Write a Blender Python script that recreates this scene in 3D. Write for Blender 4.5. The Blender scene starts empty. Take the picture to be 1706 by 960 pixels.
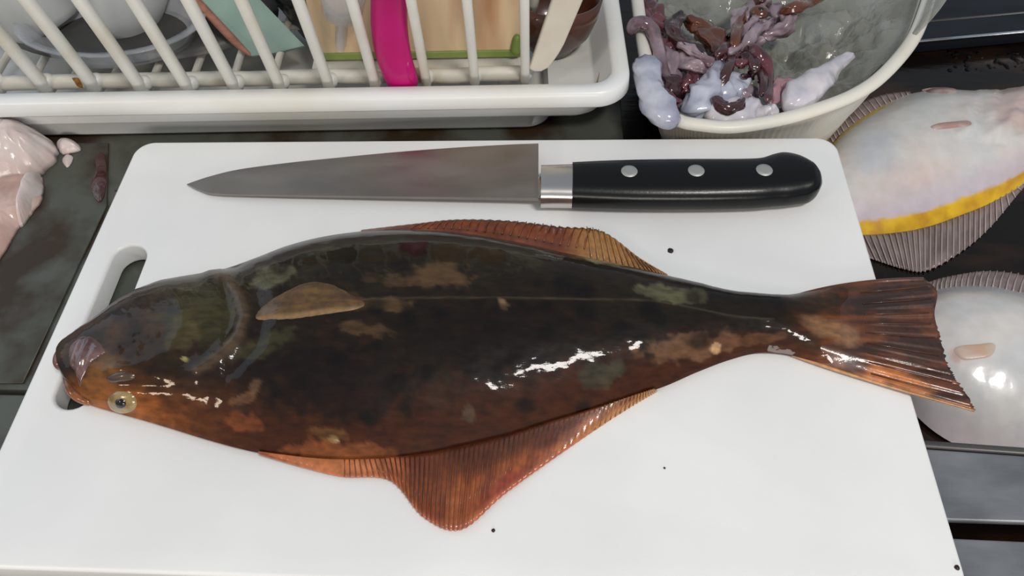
import bpy, bmesh, math, random
import numpy as np
from mathutils import Vector, noise, Matrix
from mathutils.bvhtree import BVHTree
random.seed(7)
scene = bpy.context.scene
COL = scene.collection

# ------------------------------------------------------------------ camera
F = 1300.0
U = np.array([0.99922779, 0.02065275, -0.03342579])
V = np.array([0.03633917, -0.80928866, 0.58628605])
N = np.array([-0.01494269, -0.58704798, -0.80941422])
M3 = np.array([U, V, N])
BT = 0.015                      # top of the cutting board
CZ = 0.32701248                 # camera height above the counter
cd = bpy.data.cameras.new('camera'); cam = bpy.data.objects.new('camera', cd); COL.objects.link(cam)
cd.sensor_width = 36.0; cd.lens = F * 36.0 / 1706.0; cd.clip_start = 0.01
xa, ya, za = M3 @ np.array([1, 0, 0]), M3 @ np.array([0, -1, 0]), M3 @ np.array([0, 0, -1])
cam.matrix_world = Matrix([[xa[i], ya[i], za[i], (0, 0, CZ)[i]] for i in range(3)] + [[0, 0, 0, 1]])
scene.camera = cam

# ------------------------------------------------------------------ light
w = bpy.data.worlds.new('world'); scene.world = w; w.use_nodes = True
w.node_tree.nodes['Background'].inputs[0].default_value = (0.74, 0.83, 0.93, 1)
w.node_tree.nodes['Background'].inputs[1].default_value = 0.42
def area(name, loc, target, size, sizey, power, col):
    l = bpy.data.lights.new(name, 'AREA'); l.shape = 'RECTANGLE'; l.size = size; l.size_y = sizey
    l.energy = power; l.color = col
    o = bpy.data.objects.new(name, l); COL.objects.link(o); o.location = loc
    o.rotation_euler = (Vector(target) - Vector(loc)).to_track_quat('-Z', 'Y').to_euler()
    return o
area('ceiling_lamp_light', (0.50, -0.33, 1.32), (0.0, 0.22, 0), 0.34, 0.20, 11.5, (1.0, 0.95, 0.90))
area('cool_lamp_light', (-1.15, 0.55, 0.66), (-0.10, 0.3, 0), 1.1, 0.8, 2.6, (0.70, 0.86, 1.0))
area('warm_lamp_light', (-1.00, -0.60, 0.74), (-0.10, 0.2, 0), 0.16, 0.16, 2.8, (1.0, 0.80, 0.60))
area('room_lamp_light', (0.25, -1.60, 0.42), (0.0, 0.3, 0.02), 0.9, 0.4, 13.0, (1.0, 0.92, 0.84))
scene.view_settings.view_transform = 'Standard'; scene.view_settings.look = 'None'
scene.view_settings.gamma = 1; scene.view_settings.use_curve_mapping = False
scene.view_settings.exposure = -0.08

# ------------------------------------------------------------------ helpers
def at(px, py, z):
    r = M3 @ np.array([px - 853.0, py - 480.0, F]); t = (z - CZ) / r[2]
    return Vector((r[0] * t, r[1] * t, z))
def ray(px, py):
    return Vector(M3 @ np.array([px - 853.0, py - 480.0, F])).normalized()
EYE = Vector((0, 0, CZ))
def atY(px, py, Y):
    r = M3 @ np.array([px - 853.0, py - 480.0, F]); t = Y / r[1]
    return Vector((r[0] * t, Y, CZ + r[2] * t))
def proj(p):
    c = M3.T @ np.array([p[0], p[1], p[2] - CZ]); return 853 + F * c[0] / c[2], 480 + F * c[1] / c[2]
def sl(r, g, b):
    f = lambda c: (c / 255 / 12.92) if c / 255 <= 0.04045 else ((c / 255 + 0.055) / 1.055) ** 2.4
    return (f(r), f(g), f(b))
def cat(pts, n, closed=False):
    """Catmull-Rom through pts (any tuple length), n samples spread evenly over the stations"""
    P = [np.array(p, float) for p in pts]; m = len(P); out = []
    segs = m if closed else m - 1
    for i in range(n):
        s = i / (n if closed else n - 1) * segs; k = min(int(s), segs - 1); t = s - k
        g = (lambda j: P[j % m]) if closed else (lambda j: P[max(0, min(m - 1, j))])
        a, b, c, d = g(k - 1), g(k), g(k + 1), g(k + 2)
        out.append(0.5 * (2 * b + (c - a) * t + (2 * a - 5 * b + 4 * c - d) * t * t + (3 * b - a - 3 * c + d) * t ** 3))
    return out
def nz(x, y, z=0.0): return noise.noise(Vector((x, y, z)))
def fbm(x, y, z=0.0, o=4):
    s, a, f = 0.0, 1.0, 1.0
    for _ in range(o): s += a * noise.noise(Vector((x * f, y * f, z * f + 3.1 * _))); a *= 0.5; f *= 2.03
    return s
def smooth(e0, e1, x):
    t = max(0.0, min(1.0, (x - e0) / (e1 - e0))); return t * t * (3 - 2 * t)
def link(name, me, mat, parent=None, base=None, shade=True):
    o = bpy.data.objects.new(name, me); COL.objects.link(o)
    if mat: me.materials.append(mat)
    if shade:
        for p in me.polygons: p.use_smooth = True
    if parent is not None: o.parent = parent
    return o
ROOT = {}
def thing(name, base, label, category, group=None):
    o = bpy.data.objects.new(name, None); COL.objects.link(o); o.location = base
    o.empty_display_size = 0.01
    tag(o, label, category, group); return o
def tag(o, label, category=None, group=None):
    o['label'] = label
    if category: o['category'] = category
    if group: o['group'] = group
    return o
def base_of(parent):
    b = Vector((0, 0, 0))
    while parent is not None: b += parent.location; parent = parent.parent
    return b
def mesh(name, vs, fs, mat, parent=None, shade=True, cols=None, origin=None):
    """world-space vertices -> object under parent; a top-level mesh gets its origin at its own base"""
    if parent is not None: b = base_of(parent)
    else:
        A = np.array([tuple(v) for v in vs]); b = Vector(((A[:, 0].min() + A[:, 0].max()) / 2, (A[:, 1].min() + A[:, 1].max()) / 2, A[:, 2].min()))
    me = bpy.data.meshes.new(name); me.from_pydata([tuple(Vector(v) - b) for v in vs], [], fs); me.update()
    bm = bmesh.new(); bm.from_mesh(me); bmesh.ops.recalc_face_normals(bm, faces=bm.faces); bm.to_mesh(me); bm.free()
    if cols is not None:
        ca = me.color_attributes.new('tint', 'FLOAT_COLOR', 'POINT')
        ca.data.foreach_set('color', np.array([(c[0], c[1], c[2], 1.0) for c in cols], dtype=np.float32).ravel())
    o = link(name, me, mat, parent, shade=shade)
    if parent is None: o.location = b
    return o
def grid_faces(nu, nv, closed_v=False, off=0):
    fs = []
    for i in range(nu - 1):
        for j in range(nv if closed_v else nv - 1):
            k = (j + 1) % nv
            fs.append((off + i * nv + j, off + i * nv + k, off + (i + 1) * nv + k, off + (i + 1) * nv + j))
    return fs
def tube(pts, radii, seg=12, flat=1.0, up=None, wob=0.0, seed=0.0, fold=0.0, nf=3):
    """round-ended sweep; flat squashes along 'up'"""
    P = [Vector(p) for p in pts]; n = len(P); vs = []; fs = []
    upv = Vector(up) if up else Vector((0, 0, 1))
    for i in range(n):
        d = (P[min(n - 1, i + 1)] - P[max(0, i - 1)]).normalized()
        a = d.cross(upv)
        if a.length < 1e-4: a = d.cross(Vector((1, 0, 0.3)))
        a.normalize(); b = a.cross(d).normalized()
        for j in range(seg):
            t = 2 * math.pi * j / seg
            r = radii[i]
            if wob: r *= 1 + wob * fbm(P[i].x * 90 + math.cos(t) * 1.2, P[i].y * 90 + math.sin(t) * 1.2, seed, 3)
            if fold: r *= 1 + fold * math.sin(nf * t + seed * 7 + 2.5 * math.sin(i * 0.25 + seed)) + 0.5 * fold * math.sin((nf + 4) * t - i * 0.3 + seed * 3)
            vs.append(P[i] + a * (math.cos(t) * r) + b * (math.sin(t) * r * flat))
    fs = grid_faces(n, seg, True)
    vs.append(P[0]); vs.append(P[-1]); c0, c1 = len(vs) - 2, len(vs) - 1
    for j in range(seg):
        fs.append((c0, (j + 1) % seg, j)); fs.append((c1, (n - 1) * seg + j, (n - 1) * seg + (j + 1) % seg))
    return vs, fs
def rounded_tube(pts, radii, n=24, **k):
    """tube through control pts with hemispherical ends"""
    Q = cat([tuple(p) + (r,) for p, r in zip(pts, radii)], n)
    P = [Vector(q[:3]) for q in Q]; R = [max(q[3], 1e-5) for q in Q]
    for e, s in ((0, 1), (-1, -1)):
        L = 0; idx = range(n) if e == 0 else range(n - 1, -1, -1); prev = P[e]; r0 = R[n // 6] if e == 0 else R[n - 1 - n // 6]
        r0 = min(r0, max(R[e], 1e-5) * 1.4)
        for i in idx:
            L += (P[i] - prev).length; prev = P[i]
            if L < r0: R[i] *= max(0.06, math.sqrt(max(0, 1 - (1 - L / r0) ** 2)))
            else: break
    return tube(P, R, **k)
def slab(name, loops, z0, z1, mat, parent=None, bevel=0.0015, res=3, origin=None):
    """flat plate from closed world-space xy loops (first outer, rest holes), rounded edges"""
    cu = bpy.data.curves.new(name, 'CURVE'); cu.dimensions = '2D'; cu.fill_mode = 'BOTH'
    cu.extrude = max((z1 - z0) / 2 - bevel, 1e-5); cu.bevel_depth = bevel; cu.bevel_resolution = res; cu.offset = -bevel
    b = base_of(parent) if parent is not None else Vector((sum(p[0] for p in loops[0]) / len(loops[0]), sum(p[1] for p in loops[0]) / len(loops[0]), z0))
    for L in loops:
        s = cu.splines.new('POLY'); s.points.add(len(L) - 1); s.use_cyclic_u = True
        for i, p in enumerate(L): s.points[i].co = (p[0] - b.x, p[1] - b.y, 0, 1)
    t = bpy.data.objects.new('tmp', cu); COL.objects.link(t)
    dg = bpy.context.evaluated_depsgraph_get(); me = bpy.data.meshes.new_from_object(t.evaluated_get(dg))
    bpy.data.objects.remove(t); bpy.data.curves.remove(cu)
    me.name = name; me.transform(Matrix.Translation((0, 0, (z0 + z1) / 2 - b.z))); me.materials.clear()
    bm = bmesh.new(); bm.from_mesh(me); bmesh.ops.remove_doubles(bm, verts=bm.verts, dist=1e-6); bm.to_mesh(me); bm.free()
    o = link(name, me, mat, parent, shade=True)
    if parent is None: o.location = b
    try:
        me.set_sharp_from_angle(angle=math.radians(50))
    except Exception: pass
    return o
def round_poly(pts, r, n=8):
    out = []; m = len(pts)
    for i in range(m):
        p = Vector(pts[i][:2]); a = Vector(pts[i - 1][:2]); b = Vector(pts[(i + 1) % m][:2])
        da, db = (a - p).normalized(), (b - p).normalized(); ang = da.angle(db); rr = r[i] if isinstance(r, (list, tuple)) else r
        d = rr / math.tan(ang / 2); c = p + (da + db).normalized() * (rr / math.sin(ang / 2))
        s, e = p + da * d - c, p + db * d - c
        a0 = math.atan2(s.y, s.x); a1 = math.atan2(e.y, e.x); dd = (a1 - a0 + math.pi) % (2 * math.pi) - math.pi
        for k in range(n + 1): out.append((c.x + rr * math.cos(a0 + dd * k / n), c.y + rr * math.sin(a0 + dd * k / n)))
    return out
def capsule(a, b, r, n=12):
    a = Vector(a[:2]); b = Vector(b[:2]); d = (b - a).normalized(); t0 = math.atan2(d.y, d.x); o = []
    for k in range(n + 1): t = t0 + math.pi / 2 + math.pi * k / n; o.append((a.x + r * math.cos(t), a.y + r * math.sin(t)))
    for k in range(n + 1): t = t0 - math.pi / 2 + math.pi * k / n; o.append((b.x + r * math.cos(t), b.y + r * math.sin(t)))
    return o
def dist_poly(px, py, pts):
    best = 1e9
    for i in range(len(pts) - 1):
        ax, ay = pts[i]; bx, by = pts[i + 1]; dx, dy = bx - ax, by - ay
        t = max(0, min(1, ((px - ax) * dx + (py - ay) * dy) / (dx * dx + dy * dy)))
        best = min(best, math.hypot(px - ax - t * dx, py - ay - t * dy))
    return best

# ------------------------------------------------------------------ materials
def mat(name, col=(0.5, 0.5, 0.5), rough=0.5, metal=0.0, col2=None, scale=20.0, detail=4.0, lo=0.4, hi=0.65, bump=0.0, bscale=200.0,
        attr=False, attr_noise=0.0, coat=0.0, sss=0.0, sss_col=None, trans=0.0, alpha=1.0, ior=1.45, rough2=None, stretch=None, spec=0.5, bdist=0.001):
    m = bpy.data.materials.new(name); m.use_nodes = True; nt = m.node_tree; b = nt.nodes['Principled BSDF']; L = nt.links.new
    def N_(t, **k):
        n = nt.nodes.new(t)
        for a, v in k.items(): setattr(n, a, v)
        return n
    tc = N_('ShaderNodeTexCoord'); vec = tc.outputs['Object']
    if stretch:
        mp = N_('ShaderNodeMapping'); mp.inputs['Scale'].default_value = stretch; L(vec, mp.inputs[0]); vec = mp.outputs[0]
    cs = None
    if attr:
        a = N_('ShaderNodeVertexColor', layer_name='tint'); cs = a.outputs[0]
        if attr_noise:
            n = N_('ShaderNodeTexNoise'); n.inputs['Scale'].default_value = scale; n.inputs['Detail'].default_value = detail; L(vec, n.inputs['Vector'])
            mr = N_('ShaderNodeMapRange'); mr.inputs[1].default_value = 0.3; mr.inputs[2].default_value = 0.7
            mr.inputs[3].default_value = 1 - attr_noise; mr.inputs[4].default_value = 1 + attr_noise; L(n.outputs[0], mr.inputs[0])
            mx = N_('ShaderNodeVectorMath', operation='SCALE'); L(cs, mx.inputs[0]); L(mr.outputs[0], mx.inputs['Scale']); cs = mx.outputs[0]
    elif col2 is not None:
        n = N_('ShaderNodeTexNoise'); n.inputs['Scale'].default_value = scale; n.inputs['Detail'].default_value = detail; L(vec, n.inputs['Vector'])
        cr = N_('ShaderNodeValToRGB'); cr.color_ramp.elements[0].position = lo; cr.color_ramp.elements[1].position = hi
        cr.color_ramp.elements[0].color = (*col, 1); cr.color_ramp.elements[1].color = (*col2, 1)
        L(n.outputs[0], cr.inputs[0]); cs = cr.outputs[0]
        if rough2 is not None:
            mr = N_('ShaderNodeMapRange'); mr.inputs[1].default_value = lo; mr.inputs[2].default_value = hi
            mr.inputs[3].default_value = rough; mr.inputs[4].default_value = rough2; L(n.outputs[0], mr.inputs[0]); L(mr.outputs[0], b.inputs['Roughness'])
    if cs is not None: L(cs, b.inputs['Base Color'])
    else: b.inputs['Base Color'].default_value = (*col, 1)
    if rough2 is None: b.inputs['Roughness'].default_value = rough
    b.inputs['Metallic'].default_value = metal; b.inputs['IOR'].default_value = ior; b.inputs['Alpha'].default_value = alpha
    b.inputs['Specular IOR Level'].default_value = spec
    b.inputs['Coat Weight'].default_value = coat; b.inputs['Coat Roughness'].default_value = 0.06
    b.inputs['Transmission Weight'].default_value = trans
    if sss: b.inputs['Subsurface Weight'].default_value = sss; b.inputs['Subsurface Radius'].default_value = sss_col or (1, 0.5, 0.4); b.inputs['Subsurface Scale'].default_value = 0.003
    if bump:
        n2 = N_('ShaderNodeTexNoise'); n2.inputs['Scale'].default_value = bscale; n2.inputs['Detail'].default_value = 5; L(vec, n2.inputs['Vector'])
        bp = N_('ShaderNodeBump'); bp.inputs['Strength'].default_value = bump; bp.inputs['Distance'].default_value = bdist; L(n2.outputs[0], bp.inputs['Height'])
        L(bp.outputs[0], b.inputs['Normal']); L(bp.outputs[0], b.inputs['Coat Normal'])
    return m
MT = {}
MT['board'] = mat('board_plastic', sl(232, 232, 230), 0.32, col2=sl(238, 238, 236), scale=14, bump=0.08, bscale=900, bdist=0.0004)
MT['blade'] = mat('blade_steel', sl(146, 140, 135), 0.3, 1.0, col2=sl(162, 156, 150), scale=16, rough2=0.5, lo=0.35, hi=0.65, stretch=(1, 3.5, 1), bump=0.06, bscale=160)
MT['ferrule'] = mat('ferrule_steel', sl(205, 200, 195), 0.25, 1.0)
MT['handle'] = mat('black_resin', sl(10, 11, 12), 0.3, coat=0.1, spec=0.3, bump=0.05, bscale=500, rough2=None)
MT['rivet'] = mat('rivet_steel', sl(175, 175, 172), 0.5, 0.6)
MT['skin'] = mat('wet_dark_skin', rough=0.45, attr=True, attr_noise=0.35, scale=260, detail=6, coat=0.42, bump=0.3, bscale=80, bdist=0.0012, stretch=(0.55, 1.3, 1), spec=0.1)
MT['finskin'] = mat('wet_fin_skin', rough=0.4, attr=True, attr_noise=0.25, scale=300, coat=0.45, bump=0.3, bscale=120)
MT['finray'] = mat('amber_fin_ray', sl(136, 72, 32), 0.4, col2=sl(84, 38, 17), scale=50, coat=0.25)
MT['finray_pale'] = mat('tan_fin_ray', sl(176, 128, 78), 0.3, col2=sl(120, 76, 36), scale=60, coat=0.4)
MT['sclera'] = mat('eye_ring', sl(150, 128, 82), 0.2, col2=sl(120, 92, 48), scale=200, coat=0.8)
MT['pupil'] = mat('pupil', sl(14, 8, 6), 0.12, coat=0.8)
MT['jaw'] = mat('jaw_membrane', sl(112, 84, 82), 0.2, col2=sl(70, 40, 34), scale=120, coat=0.8, bump=0.3, bscale=150)
MT['lip'] = mat('pink_lip', sl(132, 84, 82), 0.25, col2=sl(100, 60, 55), scale=100, coat=0.6)
MT['white_skin'] = mat('wet_white_skin', rough=0.3, attr=True, attr_noise=0.06, scale=120, coat=0.4, bump=0.3, bscale=60, sss=0.15)
MT['white_fin'] = mat('lilac_fin_membrane', sl(128, 112, 108), 0.35, col2=sl(96, 82, 80), scale=80, coat=0.2)
MT['white_ray'] = mat('pale_fin_ray', sl(178, 164, 158), 0.35, coat=0.2)
MT['tray'] = mat('tray_plastic', sl(226, 228, 228), 0.3, col2=sl(216, 212, 200), scale=9, lo=0.5, hi=0.75, bump=0.04, bscale=40)
MT['rack'] = mat('rack_plastic', sl(212, 211, 204), 0.42, col2=sl(196, 188, 166), scale=22, lo=0.5, hi=0.75, bump=0.1, bscale=120)
MT['rackbar'] = mat('stained_rack_plastic', sl(208, 204, 192), 0.45, col2=sl(176, 156, 110), scale=26, lo=0.55, hi=0.8, bump=0.1, bscale=120)
MT['bucket'] = mat('bucket_plastic', sl(226, 222, 210), 0.35, col2=sl(210, 200, 178), scale=12, lo=0.55, hi=0.8)
MT['steel'] = mat('wet_dark_steel', sl(84, 87, 79), 0.35, 0.2, col2=sl(54, 40, 27), scale=26, detail=9, lo=0.42, hi=0.6, bump=0.15, bscale=60)
MT['basin'] = mat('wet_basin_steel', sl(20, 13, 9), 0.18, 0.2, col2=sl(58, 36, 20), scale=18, detail=6, lo=0.45, hi=0.68, bump=0.4, bscale=55, stretch=(0.6, 2, 1))
MT['plank'] = mat('brushed_plank_steel', sl(100, 103, 108), 0.35, 0.3, col2=sl(142, 145, 149), scale=30, detail=8, lo=0.35, hi=0.7, bump=0.25, bscale=70, stretch=(0.7, 1.6, 1))
MT['plankrim'] = mat('plank_rim_steel', sl(92, 90, 88), 0.4, 0.6)
MT['backsteel'] = mat('blue_black_steel', sl(40, 43, 50), 0.3, 0.5, col2=sl(22, 23, 28), scale=8, stretch=(1, 4, 1))
MT['rimsteel'] = mat('bright_rim', sl(200, 204, 210), 0.2, 1.0)

# ================================================================== SETTING
def struct(o): o['kind'] = 'structure'; return o
XE = at(1037, 205, 0).x                                   # where the counter stops and the sink begins
SZ = -0.05                                                # sink floor
seamY = at(5, 652, 0).y
LZ = SZ + 0.012
back_l, back_r = at(1535, 68, LZ), at(1706, 52, LZ)
sk = (back_r.y - back_l.y) / (back_r.x - back_l.x)
LX = back_l.x - 0.025
def backY(x): return back_l.y + (x - back_l.x) * sk
o = struct(slab('counter_left', [[(-0.75, seamY + 0.0012), (XE, seamY + 0.0012), (XE, 0.95), (-0.75, 0.95)]], -0.06, 0, MT['steel'], bevel=0.001)); tag(o, 'dark wet stained steel counter under tray and board', 'counter')
o = struct(slab('counter_front', [[(-0.75, -0.25), (XE, -0.25), (XE, seamY - 0.0012), (-0.75, seamY - 0.0012)]], -0.06, -0.0006, MT['steel'], bevel=0.001)); tag(o, 'front counter panel below the left seam', 'counter')
o = struct(slab('floor', [[(XE - 0.01, -0.25), (0.75, -0.25), (0.75, 0.95), (XE - 0.01, 0.95)]], SZ - 0.01, SZ, MT['basin'], bevel=0.001)); tag(o, 'dark brown wet sink floor under the pale fish', 'sink')
o = struct(slab('counter_back', [[(LX, backY(LX)), (0.75, backY(0.75)), (0.75, 0.95), (LX, 0.95)]], SZ + 0.0005, LZ, MT['backsteel'], bevel=0.002)); tag(o, 'blue-black metal ledge behind the sink', 'ledge')
vs, fs = tube([(LX + 0.001, backY(LX + 0.001) - 0.0005, LZ), (0.74, backY(0.74) - 0.0005, LZ)], [0.0012, 0.0012], 8)
o = struct(mesh('trim_1', vs, fs, MT['rimsteel'])); tag(o, 'thin bright metal rim line behind the sink', 'rim')
vs, fs = tube([(LX + 0.001, backY(LX) + 0.022, LZ), (0.74, backY(0.74) + 0.022, LZ)], [0.001, 0.001], 8)
o = struct(mesh('trim_2', vs, fs, MT['plankrim'])); tag(o, 'faint second metal edge line on the ledge', 'rim')

# steel planks bridging the sink at the lower right
def plank(label, y0a, y0b, xa_, xb_, y1, rim):
    A, B = at(xa_, y0a, 0), at(xb_, y0b, 0); s = (B.y - A.y) / (B.x - A.x)
    yl = lambda x: A.y + (x - A.x) * s
    t = thing('sink_plank', (0.3, yl(0.3), 0), label, 'plank', 'steel planks across the sink')
    x0, x1 = XE + 0.001, 0.6
    slab('plate', [[(x0, yl(x0)), (x1, yl(x1)), (x1, y1), (x0, y1)]], -0.004, 0, MT['plank'], t, bevel=0.0012)
    if rim:
        v, f = [], []
        e = 0.0036
        slab('rim', [[(x0, yl(x0) + 0.0002), (x1, yl(x1) + 0.0002), (x1, yl(x1) + e), (x0, yl(x0) + e)]], -0.012, 0.0012, MT['plankrim'], t, bevel=0.001)
plank('steel plank with dark raised rim, next to the lower pale fish', 748, 759, 1553, 1705, at(1640, 869, 0).y, True)
plank('steel plank at the bottom right corner of the picture', 897, 902, 1595, 1705, 0.0, False)

# steel plate on the left of the board
plate = [at(-420, 246, 0), at(182, 240, 0), at(179, 345, 0), at(40, 640, 0), at(-520, 640, 0)]
o = slab('steel_plate', [[(p.x, p.y) for p in plate]], 0.0, 0.0012, MT['steel'], bevel=0.0005); tag(o, 'dark stained metal plate left of the cutting board', 'metal plate')

# ================================================================== CUTTING BOARD
corners = [at(230, 236, BT), at(1391, 228, BT), at(1622, 1002, BT), at(-91, 944, BT)]
outer = round_poly(corners, 0.011, 10)
slot = capsule(at(214, 430, BT), at(124, 652, BT), 0.0087)
board = slab('cutting_board', [outer, slot], 0.0012, BT, MT['board'], bevel=0.0018, res=4)
tag(board, 'white plastic cutting board with slot handle under the dark flatfish', 'cutting board')

# ================================================================== KNIFE
kn = thing('kitchen_knife', at(900, 320, BT), 'steel kitchen knife with black three-rivet handle lying above the dark fish', 'knife')
edge_px = [(312, 308), (350, 296), (400, 285), (480, 275), (560, 267.5), (650, 259.5), (750, 252.5), (850, 247.5), (897, 246.5)]
spine_px = [(312, 308.6), (335, 319), (362, 325), (450, 327.5), (560, 329.5), (650, 331), (750, 332.5), (850, 334), (897, 335)]
E_, S_ = cat(edge_px, 90), cat(spine_px, 90)
vs = []; nv = 9
for i in range(90):
    k = i / 89
    zb = BT + 0.0012 + 0.0045 * k                     # the blade rises towards the handle
    for side in (0, 1):
        for j in range(nv):
            t = j / (nv - 1)
            px = E_[i][0] + (S_[i][0] - E_[i][0]) * t; py = E_[i][1] + (S_[i][1] - E_[i][1]) * t
            th = 0.0002 + (0.0021 * (0.25 + 0.75 * k)) * t ** 0.8
            z = zb + (th if side == 0 else 0.0) + 0.0028 * k * (1 - t) - 0.0004 * t + 0.0004
            p = at(px, py, zb); vs.append((p.x, p.y, z))
fs = []
for i in range(89):
    a, b = i * 2 * nv, (i + 1) * 2 * nv
    for j in range(nv - 1):
        fs.append((a + j, a + j + 1, b + j + 1, b + j)); fs.append((a + nv + j, b + nv + j, b + nv + j + 1, a + nv + j + 1))
    fs.append((a + nv - 1, a + 2 * nv - 1, b + 2 * nv - 1, b + nv - 1)); fs.append((a, b, b + nv, a + nv))
a = 89 * 2 * nv
for j in range(nv - 1): fs.append((a + j, a + nv + j, a + nv + j + 1, a + j + 1))
blade = mesh('blade', vs, fs, MT['blade'], kn); blade.data.set_sharp_from_angle(angle=math.radians(35))
blade['label'] = 'grey steel blade with smears'
def section(stations, zc_f, H, n, seg, sq, expo=2.6):
    Q = cat(stations, n); vs = []
    for i, (ux, uy, lx, ly) in enumerate(Q):
        zc = zc_f(i / (n - 1)); a, b = at(ux, uy, zc), at(lx, ly, zc); c = (a + b) / 2; hw = (a - b) / 2 * sq; hh = H * min(1.0, (hw.length / 0.011) ** 0.7) / 2
        for j in range(seg):
            t = 2 * math.pi * j / seg; ct, st = math.cos(t), math.sin(t)
            x = math.copysign(abs(ct) ** (2 / expo), ct); y = math.copysign(abs(st) ** (2 / expo), st)
            p = c + hw * x; vs.append((p.x, p.y, zc + hh * y))
    fs = grid_faces(n, seg, True); fs.append(tuple(range(seg))[::-1]); fs.append(tuple((n - 1) * seg + j for j in range(seg)))
    return vs, fs
hs = [(953, 273, 953, 346), (1000, 270, 1000, 348), (1060, 267.5, 1060, 350), (1150, 266, 1150, 350.5), (1220, 266, 1220, 349.5), (1262, 264.5, 1265, 348),
      (1285, 257, 1295, 346), (1302, 254, 1315, 345), (1325, 260, 1335, 341), (1346, 273, 1350, 336), (1360, 288, 1362, 326), (1368, 305, 1368, 312)]
HZ = BT + 0.0093
vs, fs = section(hs, lambda k: HZ, 0.018, 80, 28, 0.83)
handle = mesh('handle', vs, fs, MT['handle'], kn); handle.data.set_sharp_from_angle(angle=math.radians(60))
vs, fs = section([(901, 277, 901, 346), (920, 276.5, 920, 346), (955, 275, 955, 347)], lambda k: HZ - 0.0005, 0.0165, 10, 28, 0.82)
fer = mesh('ferrule', vs, fs, MT['ferrule'], kn); fer.data.set_sharp_from_angle(angle=math.radians(60)); fer['label'] = 'bright steel bolster'
vs, fs = section([(880, 291, 880, 333), (903, 290, 903, 334)], lambda k: BT + 0.0058, 0.005, 4, 16, 0.8)
mesh('tang', vs, fs, MT['ferrule'], kn)
def bvh_of(o):
    b = base_of(o); me = o.data
    return BVHTree.FromPolygons([v.co + b for v in me.vertices], [tuple(p.vertices) for p in me.polygons])
hb = bvh_of(handle)
def hit(bvh, px, py, zdef=BT):
    loc, nor, _, _ = bvh.ray_cast(EYE, ray(px, py))
    if loc is None: return at(px, py, zdef), Vector((0, 0, 1)), False
    if nor.dot(ray(px, py)) > 0: nor = -nor
    return loc, nor, True
for cx, cy in ((1048.5, 285), (1160, 284), (1273.5, 283)):
    c, n_, _ = hit(hb, cx, cy); t1 = Vector((1, 0, 0)); t1 = (t1 - n_ * t1.dot(n_)).normalized(); t2 = n_.cross(t1); vs = [c + n_ * 0.0005]; R = 0.0043
    for k, (rr, lift) in enumerate(((0.6, 0.0005), (0.92, 0.0004), (1.0, 0.0))):
        for j in range(24):
            a = 2 * math.pi * j / 24; q = c + (t1 * math.cos(a) + t2 * math.sin(a)) * R * rr
            h2, _, _ = hb.ray_cast(q + n_ * 0.01, -n_)[:3] if hb.ray_cast(q + n_ * 0.01, -n_)[0] else (q, None, None)
            vs.append(h2 + n_ * lift)
    fs = [(0, 1 + j, 1 + (j + 1) % 24) for j in range(24)] + grid_faces(3, 24, True, 1)
    r_ = mesh('rivet', vs, fs, MT['rivet'], kn)

# ================================================================== FLATFISH BODIES
def fish_body(name, stations, zf, T, nu, nv, colf, material, parent, dispf=None, p=2.2, ze=0.003, bottom=0.0004):
    """stations: (ux,uy,lx,ly) pixel pairs on the resting plane zf; T(k): thickness along the body"""
    Q = cat(stations, nu); vs = []; cols = []
    for i, (ux, uy, lx, ly) in enumerate(Q):
        k = i / (nu - 1); a, b = at(ux, uy, zf + ze), at(lx, ly, zf + ze)
        for j in range(nv):
            v = 0.5 - 0.5 * math.cos(math.pi * j / (nv - 1)) * (0.6 + 0.4 * abs(math.cos(math.pi * j / (nv - 1))))
            prof = max(0.0, 1 - abs(2 * v - 1) ** p)
            q = a + (b - a) * v; q.z = zf + ze + T(k) * prof
            s = proj(q)
            if dispf: q.z += dispf(s[0], s[1]) * smooth(0, 0.25, prof)
            vs.append(q); cols.append(colf(s[0], s[1], k, v))
    fs = grid_faces(nu, nv)
    n0 = len(vs)                                             # flat underside
    for i in range(nu):
        a, b = vs[i * nv], vs[i * nv + nv - 1]
        for t in (0.03, 0.97):
            q = a + (b - a) * t; q.z = zf + bottom; vs.append(q); cols.append(cols[i * nv + (0 if t < 0.5 else nv - 1)])
    for i in range(nu - 1):
        fs.append((i * nv, (i + 1) * nv, n0 + 2 * (i + 1), n0 + 2 * i))
        fs.append((i * nv + nv - 1, n0 + 2 * i + 1, n0 + 2 * (i + 1) + 1, (i + 1) * nv + nv - 1))
        fs.append((n0 + 2 * i, n0 + 2 * (i + 1), n0 + 2 * (i + 1) + 1, n0 + 2 * i + 1))
    fs.append(tuple(range(nv)) + (n0 + 1, n0)); m_ = (nu - 1) * nv
    fs.append(tuple(m_ + j for j in range(nv))[::-1] + (n0 + 2 * (nu - 1), n0 + 2 * (nu - 1) + 1))
    return mesh(name, vs, fs, material, parent, cols=cols)
def lerp(a, b, t): return tuple(x + (y - x) * t for x, y in zip(a, b))
def blob(px, py, cx, cy, rx, ry, ang=0.0, ns=0.35, nf=0.03, soft=0.35, seed=0.0):
    """ragged soft-edged patch of skin colour"""
    c, s = math.cos(ang), math.sin(ang); dx, dy = px - cx, py - cy
    d = math.hypot((dx * c + dy * s) / rx, (-dx * s + dy * c) / ry)
    if d > 2.2: return 0.0
    d += ns * fbm(px * nf, py * nf, seed, 3)
    return 1 - smooth(1 - soft, 1 + soft, d)

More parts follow.
